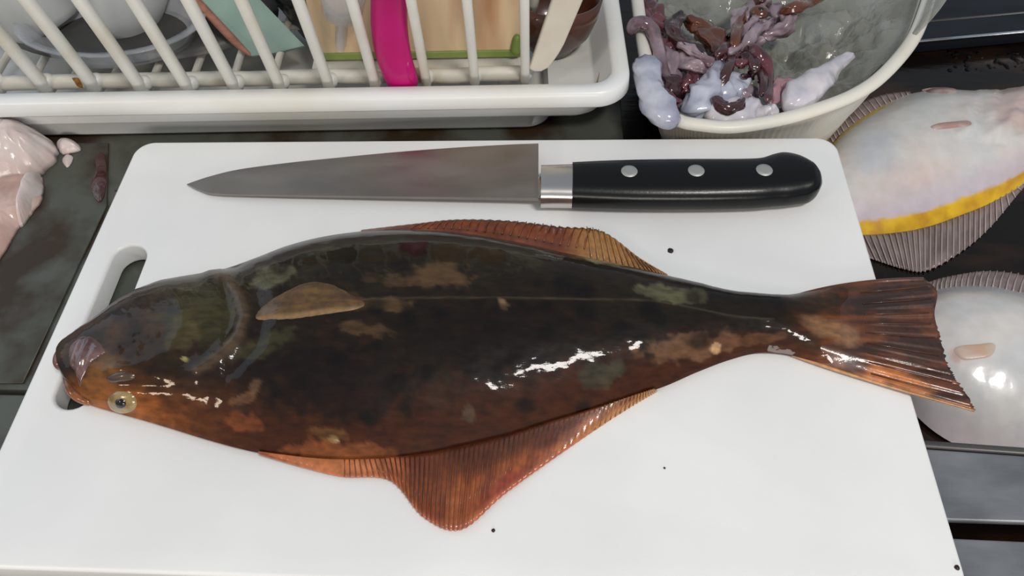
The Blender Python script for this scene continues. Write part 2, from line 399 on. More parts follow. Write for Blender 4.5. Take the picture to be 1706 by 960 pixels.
# ------------------------------------------------ the dark flatfish
fish = thing('dark_flatfish', at(700, 560, BT), 'large dark brown flatfish lying whole on the white cutting board', 'fish')
ST = [(102, 590, 108, 618), (106, 576, 112, 642), (114, 565, 124, 660), (130, 553, 148, 674), (165, 528, 190, 687), (200, 499, 240, 701), (234, 479, 290, 716), (290, 463, 345, 733),
      (340, 454, 400, 748), (380, 446, 450, 758), (430, 428, 510, 764), (480, 409, 570, 768), (540, 394, 640, 766), (610, 385, 710, 758), (690, 383, 780, 743),
      (770, 388, 850, 726), (850, 401, 920, 704), (930, 419, 990, 683), (1010, 436, 1060, 660), (1080, 452, 1110, 643), (1140, 466, 1160, 621), (1200, 481, 1215, 600),
      (1260, 489, 1262, 588), (1310, 491, 1310, 590), (1350, 485, 1350, 601), (1392, 478, 1392, 612), (1430, 476, 1430, 620)]
TK = [0.006, 0.009, 0.011, 0.013, 0.0155, 0.018, 0.0195, 0.021, 0.022, 0.0225, 0.023, 0.0235, 0.024, 0.024, 0.0235, 0.023, 0.022, 0.0205, 0.019, 0.017, 0.0145, 0.0125, 0.0105, 0.0092, 0.0072, 0.0042, 0.0004]
def fT(k):
    s = k * (len(TK) - 1); i = min(int(s), len(TK) - 2); return TK[i] + (TK[i + 1] - TK[i]) * (s - i)
DARK, OLIVE, RUST, TAN, MUD, PALE = sl(30, 20, 12), sl(50, 43, 25), sl(70, 34, 14), sl(100, 76, 50), sl(50, 29, 14), sl(118, 116, 86)
ORANGE = sl(138, 78, 40)
gill = [(352, 452), (378, 462), (398, 490), (408, 525), (400, 556), (372, 590), (330, 618)]
preop = [(270, 470), (300, 500), (304, 540), (285, 585), (240, 610)]
def tcol(x, y, k, t):
    st = fbm(x * 0.008, y * 0.06, 3.0)
    c = lerp(sl(58, 30, 15), sl(140, 76, 38), max(0, min(1, 0.3 + 0.7 * st)) * 0.8)
    c = lerp(c, sl(40, 22, 13), blob(x, y, 1480, 500, 80, 26, -0.05, ns=0.6, soft=0.4) * 0.85)
    c = lerp(c, sl(52, 26, 14), blob(x, y, 1530, 575, 60, 24, 0.35, ns=0.6, soft=0.4) * 0.85)
    c = lerp(c, sl(140, 104, 74), blob(x, y, 1385, 550, 50, 18, 0.25, ns=0.5, soft=0.35) * 0.75)
    c = lerp(c, sl(46, 30, 16), blob(x, y, 1340, 565, 45, 16, 0.5, ns=0.7, soft=0.4) * 0.7)
    c = lerp(c, sl(38, 30, 18), blob(x, y, 1360, 505, 50, 16, 0.1, ns=0.5, soft=0.4) * 0.8)
    c = lerp(c, sl(196, 116, 58), blob(x, y, 1480, 628, 70, 14, 0.3, ns=0.5, soft=0.5) * 0.85)
    c = lerp(c, sl(58, 32, 24), blob(x, y, 1425, 605, 26, 16, 0.4, ns=0.3, soft=0.3) * 0.9)
    c = lerp(c, sl(206, 150, 96), smooth(0.965, 1.0, k) * 0.8)
    return c
def fcol(x, y, k, v):
    if x > 1372: return tcol(x, y, 0.5, 0.3)
    n1 = fbm(x * 0.012, y * 0.012, 1.0); n2 = fbm(x * 0.03, y * 0.03, 5.0); n3 = fbm(x * 0.008, y * 0.02, 9.0)
    c = lerp(DARK, OLIVE, max(0, min(1, 0.35 + 0.6 * n1)) * smooth(0.75, 0.2, v) if v < 0.75 else 0)
    c = lerp(c, MUD, max(0, min(1, 0.25 + 0.7 * n2 + 0.5 * n3)) * smooth(0.3, 0.7, v) * 0.7)
    c = lerp(c, RUST, smooth(0.74, 0.97, v + 0.06 * n2) * 0.85)
    hd = 1 - smooth(260, 430, x)                                   # the head is browner
    c = lerp(c, sl(78, 50, 25), hd * max(0, min(1, 0.45 + 0.8 * n2)) * 0.8)
    c = lerp(c, sl(110, 60, 25), hd * smooth(600, 690, y) * 0.75)
    c = lerp(c, sl(44, 22, 14), blob(x, y, 240, 500, 60, 18, -0.4, soft=0.6) * 0.7)
    c = lerp(c, sl(74, 70, 42), blob(x, y, 335, 520, 60, 55, 0, ns=0.6, soft=0.6) * 0.7)
    c = lerp(c, sl(38, 28, 16), blob(x, y, 300, 600, 70, 40, 0.3, ns=0.7, soft=0.6) * 0.7)
    c = lerp(c, sl(120, 82, 40), blob(x, y, 178, 610, 30, 22, 0.2, soft=0.6) * 0.7)
    # grey sheen along the dorsal edge, painted into the skin colour
    c = lerp(c, sl(84, 78, 68), smooth(0.12, 0.0, v) * smooth(380, 520, x) * (1 - smooth(900, 1050, x)) * 0.8)
    c = lerp(c, sl(24, 16, 10), smooth(1130, 1200, x) * (1 - smooth(1290, 1330, x)) * smooth(0.55, 0.3, v) * 0.9)
    # pale and tan patches of its own marking
    for (cx, cy, rx, ry, an, col_, st, sd) in (
        (726, 457, 62, 20, 0.05, TAN, 0.75, 1), (660, 468, 50, 9, 0.1, TAN, 0.4, 11), (640, 507, 42, 11, -0.05, TAN, 0.7, 2), (605, 547, 42, 11, 0.15, TAN, 0.6, 3), (575, 500, 30, 14, 0.2, TAN, 0.4, 4),
        (455, 460, 40, 18, -0.35, PALE, 0.55, 5), (1000, 434, 34, 6, 0.15, sl(150, 148, 116), 0.9, 6), (1105, 490, 46, 14, 0.15, PALE, 0.65, 7), (1140, 492, 40, 12, 0.1, sl(100, 96, 70), 0.5, 17),
        (1150, 578, 78, 22, -0.12, sl(112, 80, 56), 0.85, 8), (1240, 568, 60, 10, -0.15, sl(108, 72, 48), 0.6, 18), (1192, 580, 8, 10, 0.4, sl(210, 168, 124), 0.8, 19),
        (838, 508, 6, 12, -0.5, sl(150, 122, 84), 0.8, 9), (780, 690, 12, 16, 0.1, sl(90, 74, 58), 0.6, 10), (556, 732, 8, 6, 0, sl(214, 184, 130), 0.9, 12), (550, 724, 28, 12, 0.2, sl(110, 72, 40), 0.7, 13),
        (565, 762, 90, 26, 0.08, ORANGE, 0.8, 14), (405, 665, 24, 8, -0.3, sl(126, 88, 62), 0.6, 15), (425, 640, 10, 12, 0.5, sl(120, 90, 66), 0.5, 16),
        (410, 705, 30, 16, 0, sl(130, 70, 38), 0.6, 20), (440, 572, 50, 16, -0.4, sl(70, 66, 42), 0.6, 21), (305, 560, 26, 30, 0.4, sl(90, 80, 52), 0.5, 22), (307, 598, 6, 4, 0, sl(170, 160, 100), 0.8, 24),
        (1000, 625, 40, 20, -0.3, sl(74, 76, 60), 0.5, 23), (1060, 530, 70, 20, 0.1, sl(30, 26, 18), 0.6, 25), (700, 420, 90, 20, 0, sl(22, 18, 11), 0.7, 26), (590, 440, 60, 30, 0, sl(24, 22, 13), 0.6, 27),
        (560, 640, 110, 60, 0.2, sl(22, 12, 8), 0.7, 28), (820, 560, 140, 60, 0, sl(24, 15, 9), 0.7, 29)):
        if abs(x - cx) < rx * 2.3 and abs(y - cy) < max(rx, ry) * 2.3:
            c = lerp(c, col_, blob(x, y, cx, cy, rx, ry, an, ns=0.55, nf=0.045, soft=0.22, seed=sd) * st)
    # dark round spots
    for q in range(len(SPOTS)):
        sx, sy, sr = SPOTS[q]
        if abs(x - sx) < sr * 2 and abs(y - sy) < sr * 2: c = lerp(c, sl(14, 9, 6), blob(x, y, sx, sy, sr, sr * 0.8, soft=0.5) * 0.75)
    if 600 < x < 1290:                                            # lateral line
        d = abs(y - np_lat(x)); c = lerp(c, sl(104, 92, 72), (1 - smooth(0.6, 2.4, d)) * 0.3)
    if x < 440:
        d = dist_poly(x, y, gill); c = lerp(c, sl(118, 96, 78), (1 - smooth(2, 14, d)) * 0.45)
    c = tuple(q * 0.78 for q in c)
    c = lerp(c, sl(146, 84, 36), blob(x, y, 205, 676, 75, 24, 0.25, ns=0.6, nf=0.06, soft=0.7, seed=41) * 0.75)
    c = lerp(c, sl(122, 78, 36), blob(x, y, 165, 640, 30, 28, 0, ns=0.6, nf=0.06, soft=0.7, seed=42) * 0.6)
    if x > 1300: c = lerp(c, tcol(x, y, 0.5, 0.2), smooth(1300, 1372, x))
    return c
random.seed(3)
SPOTS = [(random.uniform(450, 1180), random.uniform(430, 700), random.uniform(8, 20)) for _ in range(46)]
def np_lat(x): return 498 + 34 * smooth(1050, 1290, x) - 2 * math.sin(x * 0.01)
def fdisp(x, y):
    z = 0.00045 * fbm(x * 0.016, y * 0.016, 2.0) + 0.00012 * fbm(x * 0.08, y * 0.08, 4.0, 2)
    if x < 470:
        d = dist_poly(x, y, gill); z += 0.0016 * math.exp(-(d / 14) ** 2) - 0.0016 * math.exp(-((d - 26) / 16) ** 2) * (1 if x > 370 else 0.2)
        d = dist_poly(x, y, preop); z += 0.0009 * math.exp(-(d / 16) ** 2)
        z += 0.0022 * math.exp(-(((x - 203) / 36) ** 2 + ((y - 668) / 28) ** 2))          # lower eye bulge
        z += 0.0030 * math.exp(-(((x - 205) / 34) ** 2 + ((y - 620) / 16) ** 2))          # upper eye bulge
        z -= 0.0012 * math.exp(-(((x - 240) / 50) ** 2 + ((y - 642) / 9) ** 2))
        z += 0.0012 * math.exp(-(((x - 330) / 50) ** 2 + ((y - 520) / 40) ** 2))
    if 600 < x < 1290: z += 0.0003 * math.exp(-((y - np_lat(x)) / 3) ** 2)
    return z
body = fish_body('body', ST, BT, fT, 380, 150, fcol, MT['skin'], fish, fdisp, p=2.7)
bb = bvh_of(body)
def conform(name, pts, lift, material, parent, zdef=BT + 0.003, n=48, rings=7, ef=0.00025, colf=None, bvh=None, expo=1.0, closed=True, ridge=None):
    """thin raised patch lying on a surface, outline given as pixels on that surface"""
    B = cat(pts, n, True); c = sum(B) / n; vs = []; cols = []
    for k in range(rings + 1):
        t = k / rings
        for j in range(n if k else 1):
            q = c + (B[j] - c) * t; p, nn, ok = hit(bvh or bb, q[0], q[1], zdef)
            l_ = ef + lift * (1 - t ** 2) ** expo
            if ridge: l_ += ridge(q[0], q[1]) * (1 - t ** 4)
            vs.append(p + nn * (l_ if k < rings else -0.0003)); cols.append(colf(q[0], q[1]) if colf else (0, 0, 0))
    fs = [(0, 1 + j, 1 + (j + 1) % n) for j in range(n)] + grid_faces(rings, n, True, 1)
    return mesh(name, vs, fs, material, parent, cols=cols if colf else None)
# pectoral fin
def pec_col(x, y):
    c = lerp(sl(66, 46, 22), sl(104, 74, 36), max(0, min(1, 0.5 + 0.8 * fbm(x * 0.02, y * 0.12, 3.0))))
    return lerp(c, sl(140, 110, 72), smooth(8, 0, y - 0) if False else (1 - smooth(2, 7, abs(y - (533 - 0.09 * (x - 430) - 0.00012 * (x - 430) ** 2)))) * 0.7)
pec = conform('pectoral_fin', [(424, 530), (440, 506), (475, 484), (515, 469), (552, 472), (588, 490), (612, 506), (596, 516), (560, 522), (500, 531), (455, 534)], 0.0012, MT['finskin'], fish,
              colf=pec_col, ridge=lambda x, y: 0.00025 * math.sin((y - 530 + 0.25 * (x - 420)) * 0.55))
pec['label'] = 'olive brown side fin folded flat'
MT['gillfold'] = mat('gill_fold', sl(78, 58, 44), 0.28, col2=sl(44, 32, 20), scale=90, coat=0.7)
# eyes
ey = conform('eye', [(178, 668), (185, 655), (204, 651), (223, 658), (229, 673), (221, 686), (203, 690), (185, 683)], 0.0012, MT['sclera'], fish, expo=0.7)
ey['label'] = 'pale ringed eye'
eb = bvh_of(ey)
conform('pupil', [(190, 672), (194, 665), (203, 664), (210, 670), (210, 677), (203, 682), (194, 680)], 0.0007, MT['pupil'], ey, bvh=eb, n=32, rings=4)
e2 = conform('eye', [(176, 630), (190, 622), (212, 620), (226, 626), (220, 634), (200, 638), (184, 638)], 0.0010, MT['gillfold'], fish)
e2['label'] = 'dark upper eye under a skin fold'
# jaw plates, lips
jw = conform('jaw_plate', [(133, 647), (127, 626), (117, 611), (113, 597), (117, 574), (138, 559), (158, 563), (176, 584), (163, 595), (149, 608), (139, 629)], 0.0014, MT['jaw'], fish,
        ridge=lambda x, y: 0.0006 * math.sin((x + y * 0.35) * 0.42))
jw['label'] = 'purplish wrinkled upper jaw'
zlip = BT + 0.008
vs, fs = rounded_tube([at(113, 580, zlip), at(104, 594, zlip), at(104, 606, zlip), at(110, 614, zlip)], [0.0028, 0.0036, 0.0036, 0.002], 20, seg=14)
lp = mesh('lower_lip', vs, fs, MT['lip'], fish); lp['label'] = 'pink bulging lip'
MT['lipbrown'] = mat('brown_lip', sl(134, 76, 34), 0.25, col2=sl(84, 42, 20), scale=160, coat=0.7, bump=0.3, bscale=220)
vs, fs = rounded_tube([at(112, 612, zlip), at(114, 630, zlip - 0.001), at(121, 650, zlip - 0.002), at(134, 663, zlip - 0.004), at(152, 672, zlip - 0.004)], [0.0018, 0.0024, 0.0026, 0.0024, 0.0014], 24, seg=12)
mesh('upper_lip', vs, fs, MT['lipbrown'], fish)

# fins: membrane + single rays
def fin(name, base, outer, nu, nv, zb, zo, colf, material, parent, th=0.0007, corr=0.0003, ncorr=60, jag=0.0, label=None, wave=0.0):
    B, O = cat(base, nu), cat(outer, nu); top, bot, cols = [], [], []
    for i in range(nu):
        k = i / (nu - 1)
        for j in range(nv):
            t = j / (nv - 1)
            o_ = O[i] + (O[i] - B[i]) * jag * (abs(math.sin(math.pi * ncorr * k)) - 0.5) if jag else O[i]
            q = B[i] + (o_ - B[i]) * t
            z = zb(k) + (zo(k) - zb(k)) * t + corr * math.sin(2 * math.pi * ncorr * k) * t + wave * t * math.sin(9 * k + 2 * t)
            p = at(q[0], q[1], z); top.append(p); bot.append(p - Vector((0, 0, th))); cols.append(colf(q[0], q[1], k, t))
    n = nu * nv; fs = grid_faces(nu, nv) + [tuple(reversed([n + a for a in f])) for f in grid_faces(nu, nv)]
    for i in range(nu - 1):
        for j in (0, nv - 1): fs.append((i * nv + j, (i + 1) * nv + j, n + (i + 1) * nv + j, n + i * nv + j))
    for j in range(nv - 1):
        for i in (0, nu - 1): fs.append((i * nv + j, i * nv + j + 1, n + i * nv + j + 1, n + i * nv + j))
    o = mesh(name, top + bot, fs, material, parent, cols=cols + cols)
    if label: o['label'] = label
    o['_fin'] = 1; del o['_fin']
    return o, B, O
def rays(parent, B, O, count, zb, zo, mats, r0, r1, t0=0.02, t1=1.0, k0=0.02, k1=0.98, bend=0.0):
    for q in range(count):
        k = k0 + (k1 - k0) * (q + 0.5) / count; s = k * (len(B) - 1); i = min(int(s), len(B) - 2); f = s - i
        b = B[i] + (B[i + 1] - B[i]) * f; o_ = O[i] + (O[i + 1] - O[i]) * f
        P = []
        for t in (t0, 0.5 * (t0 + t1), t1):
            g = b + (o_ - b) * t; g = g + np.array([bend * t * t, 0]); P.append(at(g[0], g[1], zb(k) + (zo(k) - zb(k)) * t + 0.0001))
        vs, fs = tube(P, [r0, (r0 + r1) / 2, r1], 5)
        mesh('fin_ray', vs, fs, mats[q % len(mats)] if isinstance(mats, list) else mats, parent)
# anal fin (nearer the viewer)
ab = [(430, 752), (510, 762), (570, 765), (640, 763), (710, 755), (780, 740), (850, 723), (920, 701), (990, 680), (1060, 657), (1092, 648)]
ao = [(432, 758), (505, 779), (570, 794), (650, 801), (706, 862), (768, 882), (838, 825), (905, 776), (980, 724), (1055, 676), (1096, 652)]
def acol(x, y, k, t):
    c = lerp(sl(112, 50, 20), sl(168, 92, 44), max(0, min(1, 0.4 + 0.9 * fbm(k * 26, t * 1.6, 2.0) + 0.5 * fbm(k * 6, t * 3, 8.0))))
    c = lerp(c, sl(78, 34, 15), smooth(0.55, 0.0, t) * smooth(640, 720, x) * 0.85)
    c = lerp(c, sl(64, 26, 12), blob(x, y, 850, 742, 120, 24, -0.3, soft=0.6) * 0.8)
    c = lerp(c, sl(176, 104, 60), blob(x, y, 560, 775, 90, 22, 0.1, soft=0.5) * 0.8)
    c = lerp(c, sl(150, 56, 44), blob(x, y, 835, 812, 44, 12, -0.6, soft=0.7) * 0.6 + 0.0)
    c = lerp(c, sl(190, 104, 74), smooth(0.85, 1.0, t) * 0.6)
    c = lerp(c, sl(198, 150, 100), smooth(930, 1060, x) * smooth(0.3, 0.9, t) * 0.9)
    c = lerp(c, sl(80, 32, 14), blob(x, y, 720, 800, 40, 30, 0.9, soft=0.6) * 0.55)
    return c
afin, B, O = fin('anal_fin', ab, ao, 260, 14, lambda k: BT + 0.0048, lambda k: BT + 0.0016 + 0.0012 * math.sin(k * 6), acol, MT['finskin'], fish, corr=0.00013, ncorr=75, jag=0.02, wave=0.0012,
                 label='amber translucent lower fin fanned on the board')
rays(afin, B, O, 52, lambda k: BT + 0.0047, lambda k: BT + 0.0017 + 0.0012 * math.sin(k * 6), MT['finray'], 0.0003, 0.00026, k0=0.2, k1=0.82)
rays(afin, B, O, 16, lambda k: BT + 0.0050, lambda k: BT + 0.0019 + 0.0012 * math.sin(k * 6), MT['finray_pale'], 0.0005, 0.00035, k0=0.82, k1=0.99)
# dorsal fin (far edge)
db = [(600, 387), (690, 384), (770, 389), (850, 402), (930, 420), (1010, 437), (1080, 452), (1112, 459)]
do_ = [(602, 383), (690, 373), (762, 366), (850, 368.5), (930, 378), (1003, 386), (1066, 430), (1112, 457)]
def dcol(x, y, k, t):
    c = lerp(sl(96, 40, 20), sl(130, 64, 32), max(0, min(1, 0.5 + 0.7 * fbm(k * 14, t * 2.0, 6.0))))
    c = lerp(c, sl(40, 22, 14), smooth(0.12, 0.0, abs(t - 0.25)) * 0.6 * (1 - smooth(900, 1000, x)))
    c = lerp(c, sl(176, 128, 72), smooth(930, 990, x) * 0.85)
    return lerp(c, sl(26, 16, 12), smooth(0.9, 1.0, t) * (1 - smooth(850, 960, x)))
dfin, B, O = fin('dorsal_fin', db, do_, 200, 12, lambda k: BT + 0.0046, lambda k: BT + 0.0016 + 0.003 * smooth(0.5, 0.75, k), dcol, MT['finskin'], fish, corr=0.0003, ncorr=44, jag=0.05,
                 label='reddish brown upper fin with bristly tan end')
rays(dfin, B, O, 16, lambda k: BT + 0.0050, lambda k: BT + 0.0022 + 0.003 * smooth(0.5, 0.75, k), MT['finray_pale'], 0.00055, 0.0003, k0=0.66, k1=0.98, t1=1.06, bend=-3)
rays(dfin, B, O, 22, lambda k: BT + 0.0049, lambda k: BT + 0.0019 + 0.003 * smooth(0.5, 0.75, k), MT['finray'], 0.0004, 0.0003, k0=0.12, k1=0.66, t0=0.3, t1=1.0, bend=14)
# tail fin
tb = [(1320, 492), (1320, 507), (1320, 523), (1320, 541), (1320, 557), (1320, 573), (1320, 590)]
tm = [(1420, 470), (1425, 498), (1430, 526), (1432, 552), (1434, 578), (1436, 604), (1440, 631)]
to = [(1538, 462), (1561, 486), (1557, 524), (1566, 560), (1580, 610), (1602, 645), (1626, 685)]
nu, nv = 120, 60; tcolx = 0; Bc, Mc, Oc = cat(tb, nu), cat(tm, nu), cat(to, nu); top = []; cols = []
ribt = [0.0008 * math.sin(2 * math.pi * 13 * i / (nu - 1)) for i in range(nu)]
for i in range(nu):
    k = i / (nu - 1)
    for j in range(nv):
        t = j / (nv - 1); a_, m_, c_ = Bc[i], Mc[i], Oc[i]
        q = a_ * (1 - t) * (1 - 2 * t) + m_ * 4 * t * (1 - t) + c_ * t * (2 * t - 1) if True else a_
        if t > 0.96: q = q + np.array([5.5 * (random.random() - 0.5) * smooth(0.35, 0.6, k), 0])
        edge = min(k, 1 - k)
        z = BT + 0.0030 + (0.0050 - 0.0036 * t) * smooth(0, 0.28, edge) + ribt[i] * 0.5 * smooth(0.4, 0.8, t) + 0.0014 * smooth(0.5, 1, t) * math.sin(k * 7 + 1)
        p = at(q[0], q[1], z); top.append(p); cols.append(tcol(q[0], q[1], k, t))
n = nu * nv; vs = top + [p - Vector((0, 0, 0.0009 + 0.0012 * (1 - (i % nv) / nv))) for i, p in enumerate(top)]
fs = grid_faces(nu, nv) + [tuple(reversed([n + a for a in f])) for f in grid_faces(nu, nv)]
for i in range(nu - 1):
    for j in (0, nv - 1): fs.append((i * nv + j, (i + 1) * nv + j, n + (i + 1) * nv + j, n + i * nv + j))
for j in range(nv - 1):
    for i in (0, nu - 1): fs.append((i * nv + j, i * nv + j + 1, n + i * nv + j + 1, n + i * nv + j))
tf = mesh('tail_fin', vs, fs, MT['finskin'], fish, cols=cols + cols); tf['label'] = 'brown and orange tail fin overhanging the board'
MT['tailray'] = mat('dark_tail_ray', sl(84, 44, 22), 0.4, col2=sl(54, 28, 15), scale=60, coat=0.3)
for q in range(9):
    k = 0.12 + 0.8 * q / 8; P = []
    for t in (0.55, 0.7, 0.85, 0.97):
        i = int(k * (nu - 1)); j = int(t * (nv - 1)); P.append(top[i * nv + j] + Vector((0, 0, 0.0001)))
    vs, fs = tube(P, [0.0003, 0.0004, 0.0004, 0.0003], 5); mesh('fin_ray', vs, fs, MT['tailray'], tf)

# ------------------------------------------------ pale flatfish with yellow band
yf = thing('pale_flatfish', at(1560, 270, SZ), 'pale belly-up flatfish with yellow band along its fin, beside the white bucket', 'fish')
S1 = [(1290, 338, 1292, 352), (1322, 316, 1327, 368), (1358, 278, 1377, 385), (1397, 228, 1430, 392), (1435, 197, 1490, 389), (1475, 174, 1545, 379), (1515, 157, 1600, 360),
      (1570, 149, 1650, 340), (1640, 152, 1700, 310), (1706, 146, 1745, 272), (1770, 150, 1790, 230), (1812, 172, 1815, 200)]
def t1(k): return 0.022 * math.sin(math.pi * min(1, max(0, 0.06 + 0.88 * k))) ** 0.6
def y1col(x, y, k, v):
    c = lerp(sl(206, 208, 206), sl(216, 206, 200), max(0, min(1, 0.5 + 0.9 * fbm(x * 0.012, y * 0.012, 1.0))))
    c = lerp(c, sl(212, 186, 178), blob(x, y, 1520, 300, 60, 24, -0.2, soft=0.8) * 0.5)
    c = lerp(c, sl(196, 168, 158), smooth(1620, 1680, x + 20 * fbm(x * 0.03, y * 0.03)) * (1 - smooth(200, 235, y)) * 0.7)
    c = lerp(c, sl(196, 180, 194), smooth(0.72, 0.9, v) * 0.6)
    c = lerp(c, sl(176, 186, 204), blob(x, y, 1450, 240, 40, 40, 0, soft=0.8) * 0.5)
    e = 0.012 * fbm(x * 0.05, y * 0.05, 8.0)
    if v > 0.5: c = lerp(c, lerp(sl(236, 190, 20), sl(206, 150, 20), max(0, min(1, 0.5 + fbm(x * 0.04, y * 0.04, 4)))), smooth(0.918, 0.932, v + e) * smooth(1330, 1360, x))
    else: c = lerp(c, sl(212, 188, 40), smooth(0.07, 0.05, v + e) * (1 - smooth(1470, 1490, x)))
    return c
def y1disp(x, y):
    z = 0.0006 * fbm(x * 0.015, y * 0.015, 3.0)
    z += 0.0016 * math.exp(-(dist_poly(x, y, [(1610, 180), (1622, 210), (1600, 222)]) / 7) ** 2) + 0.0014 * math.exp(-(dist_poly(x, y, [(1650, 230), (1690, 195), (1720, 190)]) / 9) ** 2)
    return z + (0.0025 * fbm(x * 0.03, y * 0.03, 7.0) if x > 1630 and y < 240 else 0)
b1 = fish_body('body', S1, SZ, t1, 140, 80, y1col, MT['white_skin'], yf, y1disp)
b1v = bvh_of(b1)
MT['pinkfin'] = mat('pink_grey_fin', sl(166, 132, 124), 0.3, col2=sl(196, 176, 168), scale=60, coat=0.3)
o = conform('pelvic_fin', [(1549, 211), (1562, 206), (1590, 203), (1615, 201), (1619, 208), (1600, 212), (1575, 215), (1555, 216)], 0.0018, MT['pinkfin'], yf, bvh=b1v); o['label'] = 'narrow pinkish belly fin'
o = conform('gill_fold', [(1536, 149), (1560, 146), (1590, 148), (1596, 153), (1575, 156), (1550, 155)], 0.0016, MT['pinkfin'], yf, bvh=b1v, zdef=SZ + 0.004)
def flatc(c): return lambda x, y, k, t: c
def wcol(x, y, k, t): return lerp(sl(110, 94, 92), sl(150, 132, 130), max(0, min(1, 0.5 + 0.8 * fbm(k * 12, t * 2, 3))))
MT['white_fin_t'] = mat('lilac_fin', rough=0.35, attr=True, attr_noise=0.1, scale=200, coat=0.2)
fo, B, O = fin('anal_fin', [(1340, 372), (1370, 382), (1430, 391), (1490, 388), (1545, 378), (1600, 359), (1650, 338), (1700, 307), (1745, 270)],
               [(1352, 392), (1390, 412), (1450, 430), (1505, 447), (1545, 450), (1600, 420), (1650, 378), (1708, 310), (1752, 270)], 160, 10,
               lambda k: SZ + 0.0034, lambda k: SZ + 0.0012, wcol, MT['white_fin_t'], yf, corr=0.0004, ncorr=44, jag=0.03, label='grey lilac lower fin with fine pale rays')
rays(fo, B, O, 44, lambda k: SZ + 0.0038, lambda k: SZ + 0.0015, MT['white_ray'], 0.0006, 0.0004, t1=1.03)
fo, B, O = fin('dorsal_fin', [(1358, 276), (1378, 250), (1400, 224), (1440, 194), (1480, 172), (1518, 156)], [(1352, 268), (1370, 240), (1392, 206), (1425, 177), (1470, 158), (1516, 152)], 90, 8,
               lambda k: SZ + 0.0034, lambda k: SZ + 0.0012, wcol, MT['white_fin_t'], yf, corr=0.0004, ncorr=22, jag=0.03, label='grey upper fin by the bucket')
rays(fo, B, O, 22, lambda k: SZ + 0.0038, lambda k: SZ + 0.0015, MT['white_ray'], 0.0006, 0.0004, t1=1.03)

# ------------------------------------------------ second pale flatfish
zf = thing('pale_flatfish', at(1640, 620, SZ), 'plump white belly-up flatfish with small orange fin under the dark tail', 'fish')
S2 = [(1462, 585, 1466, 615), (1495, 525, 1508, 672), (1535, 492, 1552, 716), (1585, 478, 1605, 748), (1645, 477, 1660, 772), (1706, 489, 1720, 785), (1790, 512, 1790, 775), (1858, 580, 1850, 690)]
def t2(k): return 0.032 * math.sin(math.pi * min(1, max(0, 0.10 + 0.82 * k))) ** 0.6
def y2col(x, y, k, v):
    c = lerp(sl(212, 212, 210), sl(220, 214, 208), max(0, min(1, 0.5 + 0.9 * fbm(x * 0.012, y * 0.012, 6.0))))
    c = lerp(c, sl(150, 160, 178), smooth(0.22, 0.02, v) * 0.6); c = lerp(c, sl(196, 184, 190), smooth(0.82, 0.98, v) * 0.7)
    c = lerp(c, sl(206, 150, 140), blob(x, y, 1596, 592, 12, 12, 0, soft=0.6) * 0.6)
    return c
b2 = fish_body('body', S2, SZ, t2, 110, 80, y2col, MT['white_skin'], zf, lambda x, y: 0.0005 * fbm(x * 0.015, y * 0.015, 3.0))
b2v = bvh_of(b2)
MT['orangefin'] = mat('orange_pink_fin', sl(206, 168, 144), 0.35, col2=sl(206, 190, 176), scale=60, coat=0.2)
o = conform('pectoral_fin', [(1586, 584), (1598, 576), (1630, 573), (1656, 571), (1661, 580), (1652, 594), (1625, 600), (1600, 600)], 0.0003, MT['orangefin'], zf, bvh=b2v); o['label'] = 'small orange-pink side fin'
fo, B, O = fin('dorsal_fin', [(1520, 502), (1550, 488), (1590, 480), (1645, 478), (1706, 490), (1770, 506)], [(1515, 490), (1548, 470), (1590, 459), (1648, 452), (1712, 460), (1780, 482)], 90, 8,
               lambda k: SZ + 0.0034, lambda k: SZ + 0.0012, wcol, MT['white_fin_t'], zf, corr=0.0004, ncorr=26, jag=0.03, label='grey fin along the upper edge')
rays(fo, B, O, 26, lambda k: SZ + 0.0038, lambda k: SZ + 0.0015, MT['white_ray'], 0.0006, 0.0004, t1=1.03, bend=4)

# ================================================================== BUCKET, BAG, SQUID
RZ = 0.024
rim_px = [(1044, -60), (1051, 0), (1057, 50), (1063, 91), (1072, 140), (1090, 184), (1128, 209), (1168, 217), (1223, 220), (1299, 209), (1375, 188), (1436, 163), (1482, 130), (1528, 76),
          (1552, 21), (1562, -30), (1545, -100), (1420, -150), (1230, -160), (1085, -130)]
ctr = at(1290, 35, RZ)
RO = [at(p[0], p[1], RZ) for p in cat(rim_px, 160, True)]
rw = 0.0042
RC = []
for i, p in enumerate(RO):
    tg = (RO[(i + 1) % 160] - RO[i - 1]).normalized(); nr = Vector((-tg.y, tg.x, 0))
    if nr.dot(ctr - p) < 0: nr = -nr
    RC.append(p + nr * rw)
bk = thing('sink_corner_bucket', (ctr.x, ctr.y, SZ), 'white plastic corner bucket full of squid scraps beside the dish tray', 'bucket')
vs = []
for i in range(160):
    tg = (RC[(i + 1) % 160] - RC[i - 1]).normalized(); nr = Vector((-tg.y, tg.x, 0))
    if nr.dot(ctr - RC[i]) > 0: nr = -nr
    for j in range(12):
        a = 2 * math.pi * j / 12; vs.append(RC[i] + nr * (math.cos(a) * rw) + Vector((0, 0, math.sin(a) * rw * 0.75)))
fs = grid_faces(160, 12, True) + [(159 * 12 + j, 159 * 12 + (j + 1) % 12, (j + 1) % 12, j) for j in range(12)]
rim = mesh('rim', vs, fs, MT['bucket'], bk); rim['label'] = 'smooth rolled white rim'
vs = []; nb = 480; levels = [(0.985, RZ - 0.001, 0), (0.95, RZ - 0.012, 1), (0.85, -0.02, 1), (0.76, SZ + 0.003, 1), (0.74, SZ + 0.0005, 1), (0.72, SZ + 0.003, 0), (0.90, -0.01, 0), (0.945, RZ, 0)]
RCs = cat([tuple(p) for p in RC[::2]], nb, True)
